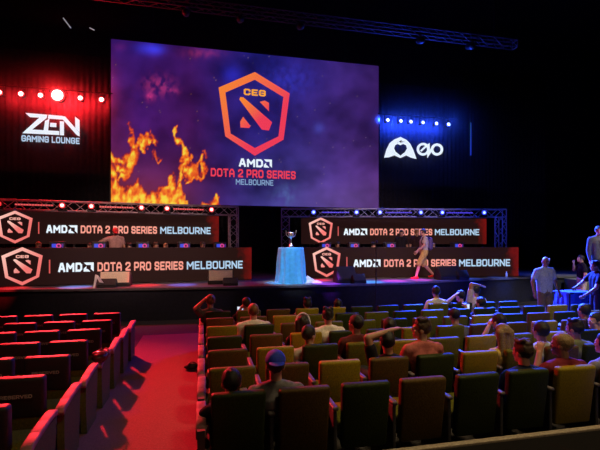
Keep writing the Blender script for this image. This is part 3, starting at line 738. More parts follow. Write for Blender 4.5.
def person(name_label, loc, yaw, pose, hz=None, skin='mid', hair=('short', 'black'), shirt=(.1, .1, .1), sname='dark', sleeves='short', pants=(.03, .03, .04), pname='dark', plen='long',
           head=(0, 0), arms=None, s=1.0, voxel=.012, shoe=(.02, .02, .02), jacket=None, hip_f=.0, lean=0.0, walk=False, group=None, wide=1.0, legs=None):
    t = thing('person', name_label, 'person', loc, yaw, group)
    seated = pose == 'seated'
    if seated:
        hz = hz or 1.16
        hip = Vector((0, .26 + hip_f, min(.53, hz - .50))); neck = Vector((0, .14 + lean, hz - .17)); chest = hip.lerp(neck, .66) + Vector((0, -.02, 0))
        kn = [Vector((-.12, .60, .52)), Vector((.12, .60, .52))]; an = [Vector((-.12, .56, .09)), Vector((.12, .56, .09))]
    else:
        hz = 1.62 * s
        hip = Vector((0, 0, .93 * s)); neck = Vector((0, lean, 1.46 * s)); chest = hip.lerp(neck, .70)
        kn = [Vector((-.10, .03, .50 * s)), Vector((.10, .03, .50 * s))]; an = [Vector((-.11, -.02, .085)), Vector((.11, -.02, .085))]
        if walk: kn = [Vector((-.09, .20, .52 * s)), Vector((.09, -.02, .50 * s))]; an = [Vector((-.09, .30, .085)), Vector((.09, -.36, .13))]
        if legs: kn, an = legs
    H = Vector((0, neck.y + .035, hz))
    sh = [neck + Vector((-.175 * wide, 0, -.055)), neck + Vector((.175 * wide, 0, -.055))]
    if seated: dflt = [(Vector((-.24, .18 + lean, chest.z - .10)), Vector((-.16, .42, .64))), (Vector((.24, .18 + lean, chest.z - .10)), Vector((.16, .42, .64)))]
    else: dflt = [(Vector((-.25, -.02, 1.13 * s)), Vector((-.26, .06, .88 * s))), (Vector((.25, -.02, 1.13 * s)), Vector((.26, .06, .88 * s)))]
    arms = arms or [None, None]
    A = []
    for k in (0, 1):
        if arms[k]: A.append((Vector(arms[k][0]) + Vector((0, 0, hz if seated else 0)), Vector(arms[k][1]) + Vector((0, 0, hz if seated else 0))))
        else: A.append(dflt[k])
    body = []; tor = []; slv = []; fore = []; trou = []
    w = wide
    for x in (-.058, .058):
        tor.append((hip + Vector((x, 0, 0)), chest + Vector((x * 1.15 * w, 0, 0)), .105, .112 * w)); tor.append((chest + Vector((x * 1.15 * w, 0, 0)), neck + Vector((x * w, 0, -.09)), .112 * w, .078))
    tor.append((sh[0] + Vector((.03, 0, 0)), sh[1] - Vector((.03, 0, 0)), .06, .06)); tor.append((sh[0] + Vector((.07, 0, .02)), neck + Vector((0, 0, .0)), .05, .055)); tor.append((sh[1] - Vector((.07, 0, -.02)), neck, .05, .055))
    for k in (0, 1):
        slv.append((sh[k], A[k][0], .058, .045)); fore.append((A[k][0], A[k][1], .043, .028))
        hp = hip + Vector(((-.085, .085)[k], 0, -.02)); trou.append((hp, kn[k], .088, .062)); trou.append((kn[k], kn[k].lerp(an[k], .35) + Vector((0, -.012, 0)), .058, .058)); trou.append((kn[k].lerp(an[k], .35) + Vector((0, -.012, 0)), an[k], .056, .038))
    for x in (-.05, .05): trou.append((hip + Vector((x, 0, -.02)), hip + Vector((x, 0, .06)), .105, .105))
    hands = []
    for k in (0, 1):
        d = A[k][1] - A[k][0]
        pn = Vector((-1 if k else 1, 0, 0)) if not seated else Vector((0, 0, -1))
        if abs(d.normalized().dot(pn)) > .9: pn = Vector((0, 1, 0))
        hand(hands, A[k][1], d, 1 if k else -1, pn, .6)
    bm = new_bm()
    for (a_, b_, r0, r1) in tor + slv + fore + trou: capsule(bm, a_, b_, r0, r1, 12)
    for (a_, b_, r0, r1) in hands: capsule(bm, a_, b_, r0, r1, 8)
    for k in (0, 1): capsule(bm, an[k] + Vector((0, -.03, -.045)), an[k] + Vector((0, .15, -.055)), .036, .03, 10)
    capsule(bm, neck + Vector((0, 0, -.03)), H + Vector((0, -.01, -.04)), .056, .052, 12)
    HM = Matrix.Translation(H) @ Matrix.Rotation(R(head[0]), 4, 'Z') @ Matrix.Rotation(R(head[1]), 4, 'X')
    hb = new_bm()
    ellip(hb, (0, -.005, .02), (.074, .094, .098), u=20, v=14); ellip(hb, (0, .030, -.05), (.055, .062, .066)); ellip(hb, (0, .080, -.092), (.022, .016, .018)); ellip(hb, (0, .098, -.022), (.013, .020, .016)); ellip(hb, (0, .090, .005), (.010, .014, .028))
    for x in (-1, 1): ellip(hb, (x * .076, -.005, -.015), (.010, .024, .032)); ellip(hb, (x * .036, .062, -.022), (.024, .022, .022)); ellip(hb, (x * .03, .082, .022), (.022, .010, .008))
    ellip(hb, (0, .088, -.060), (.022, .010, .008)); ellip(hb, (0, .087, -.070), (.019, .010, .007))
    bmesh.ops.transform(hb, matrix=HM, verts=hb.verts)
    tmp = bpy.data.meshes.new('tmp'); hb.to_mesh(tmp); hb.free(); bm.from_mesh(tmp); bpy.data.meshes.remove(tmp)
    bod = link('body', evaluated(bm, voxel * .8, 2, 'body'), t, SK[skin])
    # eyes, lips
    bm = new_bm()
    for x in (-1, 1): ellip(bm, (x * .031, .0835, -.002), (.012, .008, .008), u=10, v=8)
    bmesh.ops.transform(bm, matrix=HM, verts=bm.verts); obj('eyes', bm, EYEW, bod, smooth=True)
    bm = new_bm()
    for x in (-1, 1): ellip(bm, (x * .031, .0915, -.002), (.0055, .003, .006), u=8, v=6)
    for x in (-1, 1): ellip(bm, (x * .031, .092, .022), (.019, .006, .004), u=8, v=6)
    bmesh.ops.transform(bm, matrix=HM, verts=bm.verts); obj('brows_and_pupils', bm, HR['black'], bod)
    bm = new_bm(); ellip(bm, (0, .096, -.064), (.021, .006, .008), u=10, v=6); bmesh.ops.transform(bm, matrix=HM, verts=bm.verts); obj('lips', bm, LIP, bod, smooth=True)
    # hair
    st, hc = hair; bm = new_bm()
    if st != 'bald':
        vs = ellip(bm, (0, -.014, .030), (.085, .104, .102), u=28, v=20)
        for v_ in vs:
            c_ = v_.co
            if c_.y > .035 and c_.z < .052: c_.y = .035 + (c_.y - .035) * .05
            if c_.z < -.03: c_.x *= .90; c_.y = max(c_.y, -.086) if c_.y < 0 else c_.y
            nn = mn.noise(Vector((c_.x * 38, c_.y * 38, c_.z * 38 + loc[0] * 3))); c_ += c_.normalized() * .010 * nn
        if st == 'long':
            for x in (-.055, 0, .055): capsule(bm, (x, -.055, .02), (x * 1.25, -.075, -.24), .055, .035, 10)
        if st == 'tousled':
            for q in range(14): 
                a_ = q * 2.4; ellip(bm, (.05 * math.cos(a_), -.02 + .06 * math.sin(a_), .10 + .02 * math.sin(q * 1.7)), (.032, .034, .026), u=8, v=6)
        if st == 'bun': ellip(bm, (0, -.09, .09), (.045, .045, .045))
        bmesh.ops.transform(bm, matrix=HM, verts=bm.verts)
        link('hair', evaluated(bm, .0085 if st != 'short' else None, 1, 'hair'), t, HR[hc])
    # shirt
    up = .014
    bm = new_bm(); sc = cloth_mat('%s shirt fabric' % sname, shirt)
    for (a_, b_, r0, r1) in tor: capsule(bm, a_, b_, r0 + up, r1 + up * .8, 14)
    for k in (0, 1):
        a_, b_, r0, r1 = slv[k]
        e_ = b_ if sleeves == 'long' else a_.lerp(b_, .62); capsule(bm, a_, e_, r0 + up, (r1 if sleeves == 'long' else .056) + up * .8, 12)
        if sleeves == 'long': a2, b2, q0, q1 = fore[k]; capsule(bm, a2, a2.lerp(b2, .93), q0 + up * .8, q1 + up * .6, 12)
    sb = link('jacket' if jacket else 'shirt', evaluated(bm, max(voxel, .012), 3, 'shirt'), t, sc)
    bm = new_bm(); pc = cloth_mat('%s trouser fabric' % pname, pants)
    for j, (a_, b_, r0, r1) in enumerate(trou):
        if plen == 'short' and j in (1, 2, 4, 5): continue
        capsule(bm, a_, b_, r0 + .012 + (.018 if plen == 'short' else 0), r1 + .014 + (.02 if plen == 'short' else 0), 12)
    link('shorts' if plen == 'short' else 'trousers', evaluated(bm, .014, 3, 'trousers'), t, pc)
    for k in (0, 1):
        bm = new_bm(); capsule(bm, an[k] + Vector((0, -.035, -.045)), an[k] + Vector((0, .16, -.055)), .045, .036, 12); capsule(bm, an[k] + Vector((0, -.02, .0)), an[k] + Vector((0, 0, -.04)), .046, .05, 10)
        for v_ in bm.verts: v_.co.z = max(v_.co.z, an[k].z - .085)
        link('shoe', evaluated(bm, .012, 2, 'shoe'), t, cloth_mat('shoe %.2f %.2f' % (shoe[0], shoe[1]), shoe))
    t['_'] = 0; del t['_']
    return t, HM, neck, chest, hip

def cap(t, HM, m, visor=1, backwards=False):
    bm = new_bm(); vs = ellip(bm, (0, -.012, .040), (.091, .110, .098), u=24, v=16)
    for v_ in vs:
        if v_.co.z < .035: v_.co.z = .035 - (.035 - v_.co.z) * .04
    bmesh.ops.transform(bm, matrix=HM, verts=bm.verts); o = obj('cap', bm, m, t, smooth=True)
    bm = new_bm(); sg = -1 if backwards else 1
    ellip(bm, (0, sg * .115 - .01, .038), (.068, .075, .008), rot=Matrix.Rotation(R(-8) * sg, 3, 'X'), u=20, v=8)
    bmesh.ops.transform(bm, matrix=HM, verts=bm.verts); obj('visor', bm, m, o, smooth=True)
    bm = new_bm(); ellip(bm, (0, -.012, .138), (.008, .008, .005), u=8, v=6); bmesh.ops.transform(bm, matrix=HM, verts=bm.verts); obj('button', bm, m, o)

def seated(px, py, row, label, **k):
    Y = ROWY(row)
    p = at(px, py, Y + .17 + k.get('lean', 0))
    return person(label, (p.x, Y - .0, 0), k.pop('yaw', 0), 'seated', hz=p.z, group=k.pop('group', 'seated spectators'), **k)
# nearest first
bc = mat('bright blue cap fabric', (.03, .06, .60), rough=.8, scale=60, var=.2)
r_ = seated(275.5, 365, 1, 'person in a backwards blue cap and grey tee, seated facing the stage', shirt=(.20, .19, .21), sname='grey marl', skin='light', hair=('short', 'brown'), head=(-4, -4), wide=1.1, voxel=.01); cap(r_[0], r_[1], bc, backwards=True)
seated(231.5, 383, 1, 'black-haired person in dark clothes seated nearest the aisle edge', shirt=(.015, .012, .018), sname='black', skin='mid', hair=('short', 'black'), head=(5, -8), voxel=.01,
       arms=[((-.24, .16, -.26), (-.18, .36, -.40)), None])
seated(523, 352, 1, 'dark-haired person in navy shirt directly behind the blond woman', shirt=(.012, .022, .06), sname='navy', skin='light', hair=('tousled', 'brown'), head=(14, -6), wide=1.1, voxel=.01)
seated(562, 345, 1, 'fair-haired person in maroon shirt with one hand raised to the mouth', shirt=(.16, .018, .03), sname='maroon', skin='mid', hair=('short', 'fair'), head=(32, -4), wide=1.15, voxel=.008,
       arms=[((-.28, .22, -.33), (-.18, .28, -.10)), None])
seated(606, 344, 1, 'person in a grey shirt cut off by the right edge of the photo', shirt=(.20, .20, .24), sname='light grey', skin='light', hair=('short', 'black'), head=(20, 0))
seated(421.5, 329, 2, 'dark-haired person in coral patterned shirt, face turned in profile to the left', shirt=(.42, .12, .11), sname='coral', skin='light', hair=('tousled', 'brown'), head=(62, 0), wide=1.05, voxel=.009)
seated(387.5, 342, 2, 'person in black shirt with one forearm raised across the head', shirt=(.012, .012, .015), sname='black', skin='mid', hair=('short', 'black'), head=(-10, -8), voxel=.008,
       arms=[((-.26, .12, .07), (.06, .17, .135)), None])
seated(309, 335, 3, 'dark-haired person in light grey tee, head turned to the right', shirt=(.36, .33, .30), sname='pale grey', skin='mid', hair=('short', 'black'), head=(-50, -5), voxel=.01)
seated(356, 324, 3, 'dark-haired person in red checked shirt, looking slightly left', shirt=(.09, .02, .02), sname='red check', skin='mid', hair=('short', 'black'), head=(30, 0))
seated(389.5, 327, 3, 'dark-haired person low behind the raised forearm', shirt=(.02, .02, .025), sname='black', skin='mid', hair=('short', 'black'))
seated(328, 316, 4, 'black-haired person in white tee near the middle of the block', shirt=(.70, .66, .60), sname='white', skin='mid', hair=('tousled', 'black'), head=(-10, -5), wide=1.05)
r_ = seated(303, 323, 4, 'black-haired person wearing white headphones, dark top', shirt=(.02, .02, .022), sname='black', skin='mid', hair=('long', 'black'), head=(-18, 0))
bm = new_bm()
for q in range(16):
    a0, a1 = math.pi * q / 16, math.pi * (q + 1) / 16
    capsule(bm, (.098 * math.cos(a0), -.01, .02 + .122 * math.sin(a0)), (.098 * math.cos(a1), -.01, .02 + .122 * math.sin(a1)), .012, .012, 8, cap=1)
for x in (-1, 1): ellip(bm, (x * .098, -.01, -.0), (.018, .036, .042))
bmesh.ops.transform(bm, matrix=r_[1], verts=bm.verts); obj('headphones', bm, M['white'], r_[0], smooth=True)
seated(253.5, 311.5, 5, 'red-brown-haired person in white shirt, back to the camera', shirt=(.62, .56, .50), sname='white', skin='light', hair=('short', 'ginger'), head=(0, -6), wide=1.2)
seated(210.5, 301, 7, 'person with reddish hair and dark shirt, hand on head, at the aisle', shirt=(.10, .09, .09), sname='charcoal', skin='mid', hair=('short', 'ginger'), head=(8, 0), arms=[((-.27, .10, -.12), (-.11, .15, .03)), None])
seated(246.5, 304, 7, 'dark-haired person looking down at a glowing phone in the front row', shirt=(.02, .02, .02), sname='black', skin='mid', hair=('short', 'brown'), head=(20, -25), lean=.12, arms=[((-.24, .30, -.28), (-.08, .48, -.10)), ((.24, .30, -.28), (.01, .48, -.12))])
seated(307.5, 304, 7, 'black-haired person in black in the front row, left of centre', shirt=(.012, .012, .015), sname='black', hair=('tousled', 'black'))
seated(338, 305, 7, 'black-haired person slouched low in the front row', shirt=(.05, .05, .03), sname='dark olive', hair=('short', 'black'))
seated(436, 292, 7, 'short-haired person in white shirt in the front row, blue-rimmed head', shirt=(.62, .58, .60), sname='white', hair=('short', 'black'), skin='mid', head=(-5, 0))
seated(460.5, 296, 7, 'person resting head on a raised arm in the front row', shirt=(.05, .05, .08), sname='dark blue', hair=('short', 'black'), skin='light', head=(20, -5), lean=.05, arms=[((-.36, .20, -.14), (-.11, .20, .04)), None], voxel=.01)
seated(475.5, 291, 7, 'person in pale pink shirt with an arm over the head', shirt=(.62, .50, .50), sname='pale pink', hair=('short', 'black'), skin='mid', head=(20, -20), arms=[((-.13, .12, .15), (.11, .16, .12)), None], voxel=.01)
seated(481, 303.5, 6, 'dark-haired person in black holding up a lit phone', shirt=(.012, .012, .02), sname='black', hair=('short', 'black'), skin='mid', head=(15, -15), lean=.1, arms=[((-.27, .24, -.28), (-.25, .40, -.10)), None], voxel=.01)
seated(455, 316, 4, 'person in grey hooded top bowed low in the seats', shirt=(.12, .115, .11), sname='dark grey', hair=('short', 'black'), skin='mid', head=(0, -30), lean=.1)
seated(499, 322, 3, 'short-haired person with a hand at the cheek, just beyond the blond woman', shirt=(.03, .03, .05), sname='dark', hair=('short', 'black'), skin='light', head=(15, -5), arms=[((-.24, .24, -.30), (-.10, .26, -.08)), None], voxel=.01)
seated(503, 334, 2, 'woman with long fair hair and yellow top, back to the camera', shirt=(.60, .42, .10), sname='yellow', hair=('long', 'fair'), skin='light', head=(-5, -5), wide=.9)
seated(541, 331, 2, 'dark-haired person in white shirt behind the fair-haired maroon-shirted person', shirt=(.50, .52, .46), sname='off white', hair=('short', 'black'), skin='mid')
seated(575, 329, 2, 'dark-haired person in sage green top near the right edge', shirt=(.17, .19, .10), sname='sage', hair=('tousled', 'black'), skin='mid', head=(18, -8))
seated(596, 321, 3, 'person with face turned left, at the right edge', shirt=(.02, .02, .04), sname='black', hair=('short', 'black'), skin='light', head=(75, -5))
seated(584, 311, 4, 'dark-haired person low in front of the blue-covered table', shirt=(.02, .02, .04), sname='black', hair=('short', 'black'), skin='mid')

def floor_at(px, Y, z): p = at(px, 0, Y); return (p.x, p.y, z)
# phones
for px, py, Y, lab in ((240.3, 308.3, 8.62, 'lit phone held by the front row spectator near the aisle'), (467.5, 307.5, 7.82, 'lit white phone held up in the second row from the stage')):
    p = at(px, py, Y); t = thing('phone', lab, 'phone', p, R(-15), 'lit phones')
    b = new_bm(); box(b, (0, 0, 0), (.085, .010, .15) if px > 300 else (.13, .010, .075), bevel=.004); obj('case', b, M['black'], t)
    b = new_bm(); box(b, (0, -.006, 0), (.076, .003, .135) if px > 300 else (.118, .003, .066)); obj('screen', b, glow('phone screen', (.75, .85, 1), 1.0), t)
# standing staff
r_ = person('standing bald person in grey blue polo shirt, blue-rimmed, in front of the seats', floor_at(544.5, 8.6, 0), R(176), 'standing', s=1.025, skin='dark', hair=('bald', 'black'), shirt=(.30, .31, .36), sname='grey blue', pants=(.14, .09, .05), pname='tan', sleeves='short', arms=[((-.30, -.02, 1.18), (-.33, .08, .93)), ((.30, -.02, 1.18), (.33, .08, .93))], wide=1.1, voxel=.009, head=(-20, -14))
bm = new_bm(); box(bm, (.0, 0, 0), (.03, .02, .22)); 
pb_ = floor_at(545, 8.6, 0); p = Vector((pb_[0] + .13, 8.60, 1.63)); t = thing('paper_roll', 'white rolled paper above the shoulder of the bald standing person', 'paper', p); 
bm.free(); b = new_bm(); tube(b, (-.035, .05, -.10), (.045, .05, .10), .018, 10); o = obj('roll', b, M['white'], t)
b = new_bm(); tube(b, (-.0325, .05, -.094), (-.028, .05, -.083), .0195, 10); obj('paper_band', b, M['black'], t)
person('person in dark grey suit and light blue shirt standing at far right', floor_at(598, 9.3, .72), R(168), 'standing', s=1.06, skin='light', hair=('short', 'black'), shirt=(.12, .115, .12), sname='charcoal suit', sleeves='long', jacket=True, wide=1.15, pants=(.05, .05, .055), pname='charcoal', voxel=.01)
b = new_bm(); box(b, (11.3, 9.45, .36), (2.2, .9, .72), bevel=.01); tag(obj('side_riser', b, M['floor']), 'dark riser under the suited person at the right edge', 'platform')
# shirt front and tie area of the suit
su = [o for o in bpy.data.objects if o.get('label', '').startswith('person in dark grey suit')][0]
b = new_bm(); prism(b, [(-.055, 1.50), (.055, 1.50), (.015, 1.16), (-.015, 1.16)], .150, .162); obj('shirt_front', b, cloth_mat('light blue shirt fabric', (.45, .58, .75)), su)
person('person in black tee and beige shorts, hand at face, near the right edge', floor_at(582, 11.2, 0), R(60), 'standing', s=1.0, skin='light', hair=('short', 'black'), shirt=(.014, .014, .016), sname='black', pants=(.62, .45, .34), pname='beige', plen='short', wide=1.2, voxel=.01,
       arms=[None, ((.22, .16, 1.25), (.10, .20, 1.48))])
kd = [o for o in bpy.data.objects if o.get('label', '').startswith('person in black tee')][0]
for z, w_ in ((1.33, .20), (1.28, .17)):
    bb = new_bm(); box(bb, (0, -.142, z), (w_, .02, .028), bevel=.003); obj('shirt_print', bb, M['white'], kd)
person('person in black shirt reaching forward at the right edge, dark hair', floor_at(596.5, 8.5, 0), R(70), 'standing', s=.95, skin='mid', hair=('tousled', 'black'), shirt=(.015, .013, .015), sname='black', pants=(.02, .02, .03), pname='black', wide=1.05, voxel=.01,
       arms=[((-.30, .16, 1.04), (-.22, .36, .86)), ((.28, .18, 1.12), (.20, .38, 1.0))], head=(-10, -10))
# blue covered table
p0 = at(573, 292, 9.6)
t = thing('covered_table', 'low table under a dark blue cloth right of the front seats', 'table', (p0.x, 9.6, 0))
b = new_bm(); box(b, (0, 0, .80 - .02), (.78, .58, .04), bevel=.01); obj('tabletop', b, M['black'], t)
b = new_bm()
for x in (-.36, .36):
    for y in (-.25, .25): tube(b, (x, y, 0), (x, y, .77), .018)
obj('legs', b, M['blackmetal'], t)
def drape(bm, w, d, z1, z0, n=80, amp=.03, flare=.05):
    per = []
    for i in range(n):
        a = 2 * math.pi * i / n; cx, sy = math.cos(a), math.sin(a); e = 4
        k = (abs(cx) ** e + abs(sy) ** e) ** (-1 / e); per.append((w / 2 * cx * k, d / 2 * sy * k, a))
    rings = []
    for f in (0, .03, .3, .6, 1):
        rings.append([bm.verts.new((x * (1 + .01 + flare * f) + amp * f * math.sin(a * 14) * math.cos(a), y * (1 + .01 + flare * f) + amp * f * math.sin(a * 14) * math.sin(a), z1 - (z1 - z0) * f)) for x, y, a in per])
    for A_, B_ in zip(rings, rings[1:]):
        for i in range(n): bm.faces.new((A_[i], A_[(i + 1) % n], B_[(i + 1) % n], B_[i]))
    bm.faces.new(rings[0])
b = new_bm(); drape(b, .80, .60, .81, .30); tag(obj('tablecloth', b, M['bluecloth'], None, (p0.x, 9.6, 0), smooth=False), 'dark blue cloth over the low table by the right edge', 'tablecloth')

# walking man + two behind
W0 = floor_at(424, 13.35, STAGE)
r_ = person('person walking left across the stage in pale grey tee, khaki shorts and red shoes', W0, R(78), 'standing', s=.985, skin='mid', hair=('short', 'black'), shirt=(.30, .30, .36), sname='pale grey', pants=(.46, .33, .10), pname='khaki', plen='short', shoe=(.70, .03, .02), walk=True, voxel=.009,
            arms=[((-.24, .06, 1.14), (-.20, .26, .98)), ((.24, .02, 1.12), (.20, .20, .93))], head=(-5, -5), wide=1.1)
b = new_bm(); capsule(b, (0, -.20, 1.08), (0, -.20, 1.34), .11, .10, 14); o = obj('backpack', b, cloth_mat('violet grey pack', (.10, .07, .16)), r_[0], smooth=True)
b = new_bm()
for x in (-.12, .12):
    pts = [(x, -.16, 1.40), (x, -.06, 1.475), (x, .08, 1.42), (x * 1.05, .125, 1.28), (x * 1.2, .05, 1.10), (x, -.14, 1.05)]
    for a_, b_ in zip(pts, pts[1:]): capsule(b, a_, b_, .022, .022, 8, cap=1)
obj('strap', b, M['black'], o)
def line_pt(px, L, off): return on_line(px, L, off)
LL = ((-5.68, 13.38), (1.64, 14.3)); LRt = ((3.5, 14.6), (11.4, 13.5))
def behind(px, L, off): 
    p, rz = on_line(px, L, -off); return (p.x, p.y, STAGE), rz
for px, off, lab, kw in ((411.5, 1.15, 'dark-haired person in black tee standing behind the lower right banner', dict(shirt=(.02, .015, .02), sname='black', hair=('short', 'black'), s=1.0, head=(-10, -15))),
                         (429, 1.25, 'person with reddish hair standing behind the walking person', dict(shirt=(.03, .012, .015), sname='dark maroon', hair=('tousled', 'ginger'), s=1.01, head=(15, -10))),
                         (113.5, 1.05, 'person in red cap and pink grey shirt standing among the left players', dict(shirt=(.42, .24, .22), sname='pink grey', hair=('short', 'black'), s=.98, head=(10, -25), lean=.03, wide=1.1,
                              arms=[((.0, 0, 0), (0, 0, 0)), None]))):
    loc, rz = behind(px, L=LL if px < 250 else LRt, off=off)
    if px < 250: kw['arms'] = [None, ((.42, .12, 1.28), (.62, .22, 1.16))]
    r_ = person(lab, loc, rz + R(180), 'standing', skin='mid', voxel=.011, **kw)
    if px < 250: cap(r_[0], r_[1], mat('red cap fabric', (.65, .03, .03), rough=.8))

# players desks, computers, chairs
for L, lab in ((LL, 'long black desk hidden behind the lower left banner'), (LRt, 'long black desk hidden behind the lower right banner')):
    (x0, y0), (x1, y1) = L; d = Vector((x1 - x0, y1 - y0, 0)); W = d.length; rz = math.atan2(d.y, d.x)
    t = thing('players_desk', lab, 'desk', (x0, y0, STAGE), rz, 'desks of the players')
    b = new_bm(); box(b, (W / 2, .5, .80), (W - .3, .62, .04), bevel=.005); obj('desktop', b, M['black'], t)
    for k in range(5):
        b = new_bm(); x = .3 + (W - .6) * k / 4; tube(b, (x, .28, 0), (x, .28, .79), .02); tube(b, (x, .74, 0), (x, .74, .79), .02); obj('leg', b, M['blackmetal'], t)
g_blue = glow('blue case lighting', srgb(60, 80, 235), .8); g_pink = glow('pink case lighting', srgb(235, 70, 150), .9); g_vio = glow('violet case lighting', srgb(90, 50, 170), .6)
pc = thing('computer', 'x', 'computer')
b = new_bm(); box(b, (0, 0, .23), (.40, .30, .44), bevel=.01); obj('case', b, M['black'], pc)
b = new_bm(); box(b, (-.07, -.153, .32), (.12, .006, .12)); obj('lit_panel', b, g_blue, pc)
b = new_bm(); ring_prism(b, [(.07 * math.cos(a * math.pi / 8) + .05, .07 * math.sin(a * math.pi / 8) + .32) for a in range(16)], [(.035 * math.cos(a * math.pi / 8) + .05, .035 * math.sin(a * math.pi / 8) + .32) for a in range(16)], -.162, -.15); obj('fan_ring', b, g_pink, pc)
b = new_bm(); box(b, (.15, -.153, .30), (.04, .006, .16)); obj('side_strip', b, g_vio, pc)
firstpc = True
for j, (px, L) in enumerate([(55, LL), (98, LL), (143, LL), (185, LL), (222, LL), (327, LRt), (356, LRt), (393, LRt), (462, LRt)]):
    p, rz = on_line(px, L, -.42)
    lab = 'computer with blue and pink lights above the lower %s banner, %s from the left' % (('left', ordw[j]) if L is LL else ('right', ordw[j - 5]))
    loc = (p.x, p.y, STAGE + .82)
    if firstpc: pc.location = loc; pc.rotation_euler = (0, 0, rz); pc['label'] = lab; pc['group'] = 'lit computers on the desks'; firstpc = False
    else: dup(pc, loc, rz, lab)
pl = [(30, LL, 'player', 'ginger', 'mid', (.10, .06, .05), 'brownish'), (86, LL, '', 'black', 'mid', (.16, .14, .08), 'khaki'), (128.5, LL, '', 'black', 'mid', (.60, .52, .50), 'white'), (157, LL, '', 'brown', 'mid', (.10, .07, .05), 'brown'), (168, LL, '', 'fair', 'light', (.30, .10, .05), 'orange'), (207, LL, '', 'brown', 'mid', (.20, .10, .10), 'dusky pink'),
      (343, LRt, '', 'black', 'mid', (.04, .03, .06), 'dark violet'), (381, LRt, '', 'black', 'light', (.60, .55, .55), 'white'), (444.5, LRt, '', 'fair', 'light', (.55, .50, .40), 'cream')]
labs = ['player at the far left end behind the lower left banner', 'player in khaki seated left of the red-capped person', 'player in white just right of the red-capped person', 'player in brown near the middle right of the left banner', 'fair-haired player in orange behind the left banner', 'player in dusky pink near the left banner end',
        'player in dark violet above the right banner logo', 'player in white near the middle of the lower right banner', 'player in cream top right of the walking person']
ch = None
for (px, L, _, hc, sk, sc, sn), lab in zip(pl, labs):
    p, rz = on_line(px, L, -1.75 if px == 168 else -1.32)
    person('seated ' + lab, (p.x, p.y, STAGE), rz + R(180), 'seated', hz=1.10 + random.uniform(-.02, .05), skin=sk, hair=('tousled' if px % 2 else 'short', hc), shirt=sc, sname=sn, group='players behind the banners', voxel=.014, lean=.10, head=(random.uniform(-25, 25), -12), arms=[((-.26, .30, -.30), (-.14, .48, -.20)), ((.26, .30, -.30), (.14, .48, -.20))])
    loc = (p.x, p.y, STAGE); cl = 'black chair of the ' + lab
    if ch is None:
        ch = thing('office_chair', cl, 'chair', loc, rz + R(180), 'chairs of the players')
        b = new_bm(); box(b, (0, .26, .41), (.48, .46, .08), bevel=.03); obj('seat', b, M['black'], ch)
        b = new_bm(); box(b, (0, -.01, .72), (.44, .06, .56), bevel=.025); obj('backrest', b, M['black'], ch)
        b = new_bm(); tube(b, (0, .26, .06), (0, .26, .38), .03)
        for q in range(5): tube(b, (0, .26, .07), (.28 * math.cos(q * 1.257), .26 + .28 * math.sin(q * 1.257), .035), .02)
        obj('base', b, M['blackmetal'], ch)
    else: dup(ch, loc, rz + R(180), cl)

# ------------------------------------------------------------------ trophy table
tp = at(291, 247, 12.75)
TZ = 1.09
t = thing('cocktail_table', 'round cocktail table under the light blue cloth on the stage', 'table', (tp.x, tp.y, STAGE))
b = new_bm(); lathe(b, [(.37, TZ - .04), (.375, TZ - .03), (.375, TZ - .012), (.37, TZ - .005)], seg=32); obj('tabletop', b, M['black'], t)
b = new_bm(); lathe(b, [(.25, 0), (.25, .02), (.04, .05), (.03, TZ - .04)], seg=20); obj('pedestal', b, M['blackmetal'], t)
b = new_bm(); n = 120; rings = []
for f in [0, .02, .06, .15, .3, .45, .6, .75, .86, .94, .985, 1.0]:
    ring = []
    for i in range(n):
        a = 2 * math.pi * i / n
        fold = .8 * math.sin(a * 11 + .6 * math.sin(3 * a)) + .45 * math.sin(a * 17 + 1.3)
        r = .385 + .035 * min(1, f * 1.1) + .035 * fold * min(1, f * 2.2)
        if f > .7: r += (f - .7) * .16 * (1 + .8 * math.sin(a * 5 + 1))
        z = TZ + .002 - (TZ - .008) * f
        if f < .02: r = .372
        ring.append(b.verts.new((r * math.cos(a), r * math.sin(a), z)))
    rings.append(ring)
for A_, B_ in zip(rings, rings[1:]):
    for i in range(n): b.faces.new((A_[i], A_[(i + 1) % n], B_[(i + 1) % n], B_[i]))
b.faces.new(rings[0])
# spill of cloth on the stage floor
def spill(cx, cy, rx, ry, seed):
    m = 40; c = b.verts.new((cx, cy, .05)); prev = None; rr = []
    for k, f in enumerate((.35, .7, .92, 1.0)):
        rr.append([b.verts.new((cx + rx * f * math.cos(2 * math.pi * i / m) * (1 + .13 * math.sin(i * .9 + seed)), cy + ry * f * math.sin(2 * math.pi * i / m) * (1 + .13 * math.sin(i * .7 + seed)), (.055, .04, .03, .006)[k] + (.012 * math.sin(i * 1.3 + k) if k < 3 else 0))) for i in range(m)])
    for i in range(m): b.faces.new((c, rr[0][i], rr[0][(i + 1) % m]))
    for A_, B_ in zip(rr, rr[1:]):
        for i in range(m): b.faces.new((A_[i], B_[i], B_[(i + 1) % m], A_[(i + 1) % m]))
spill(-.48, -.10, .36, .27, 1); spill(.0, -.28, .34, .16, 2.4)
tag(obj('tablecloth', b, M['cloth'], None, (tp.x, tp.y, STAGE), smooth=True), 'light blue cloth draped to the floor over the trophy table', 'tablecloth')
wp = (tp.x + .62, tp.y - .05, STAGE)
b = new_bm(); m_ = 30
c = b.verts.new((-.12, 0, .24)); rr = [b.verts.new((.34 * math.cos(2 * math.pi * i / m_) * (1 + .2 * math.sin(i * 1.9)), .24 * math.sin(2 * math.pi * i / m_) * (1 + .2 * math.sin(i)), .006)) for i in range(m_)]
mid = [b.verts.new((-.06 + .16 * math.cos(2 * math.pi * i / m_), .12 * math.sin(2 * math.pi * i / m_), .07 + .025 * math.sin(i * 1.7))) for i in range(m_)]
for i in range(m_): b.faces.new((c, mid[i], mid[(i + 1) % m_])); b.faces.new((mid[i], rr[i], rr[(i + 1) % m_], mid[(i + 1) % m_]))
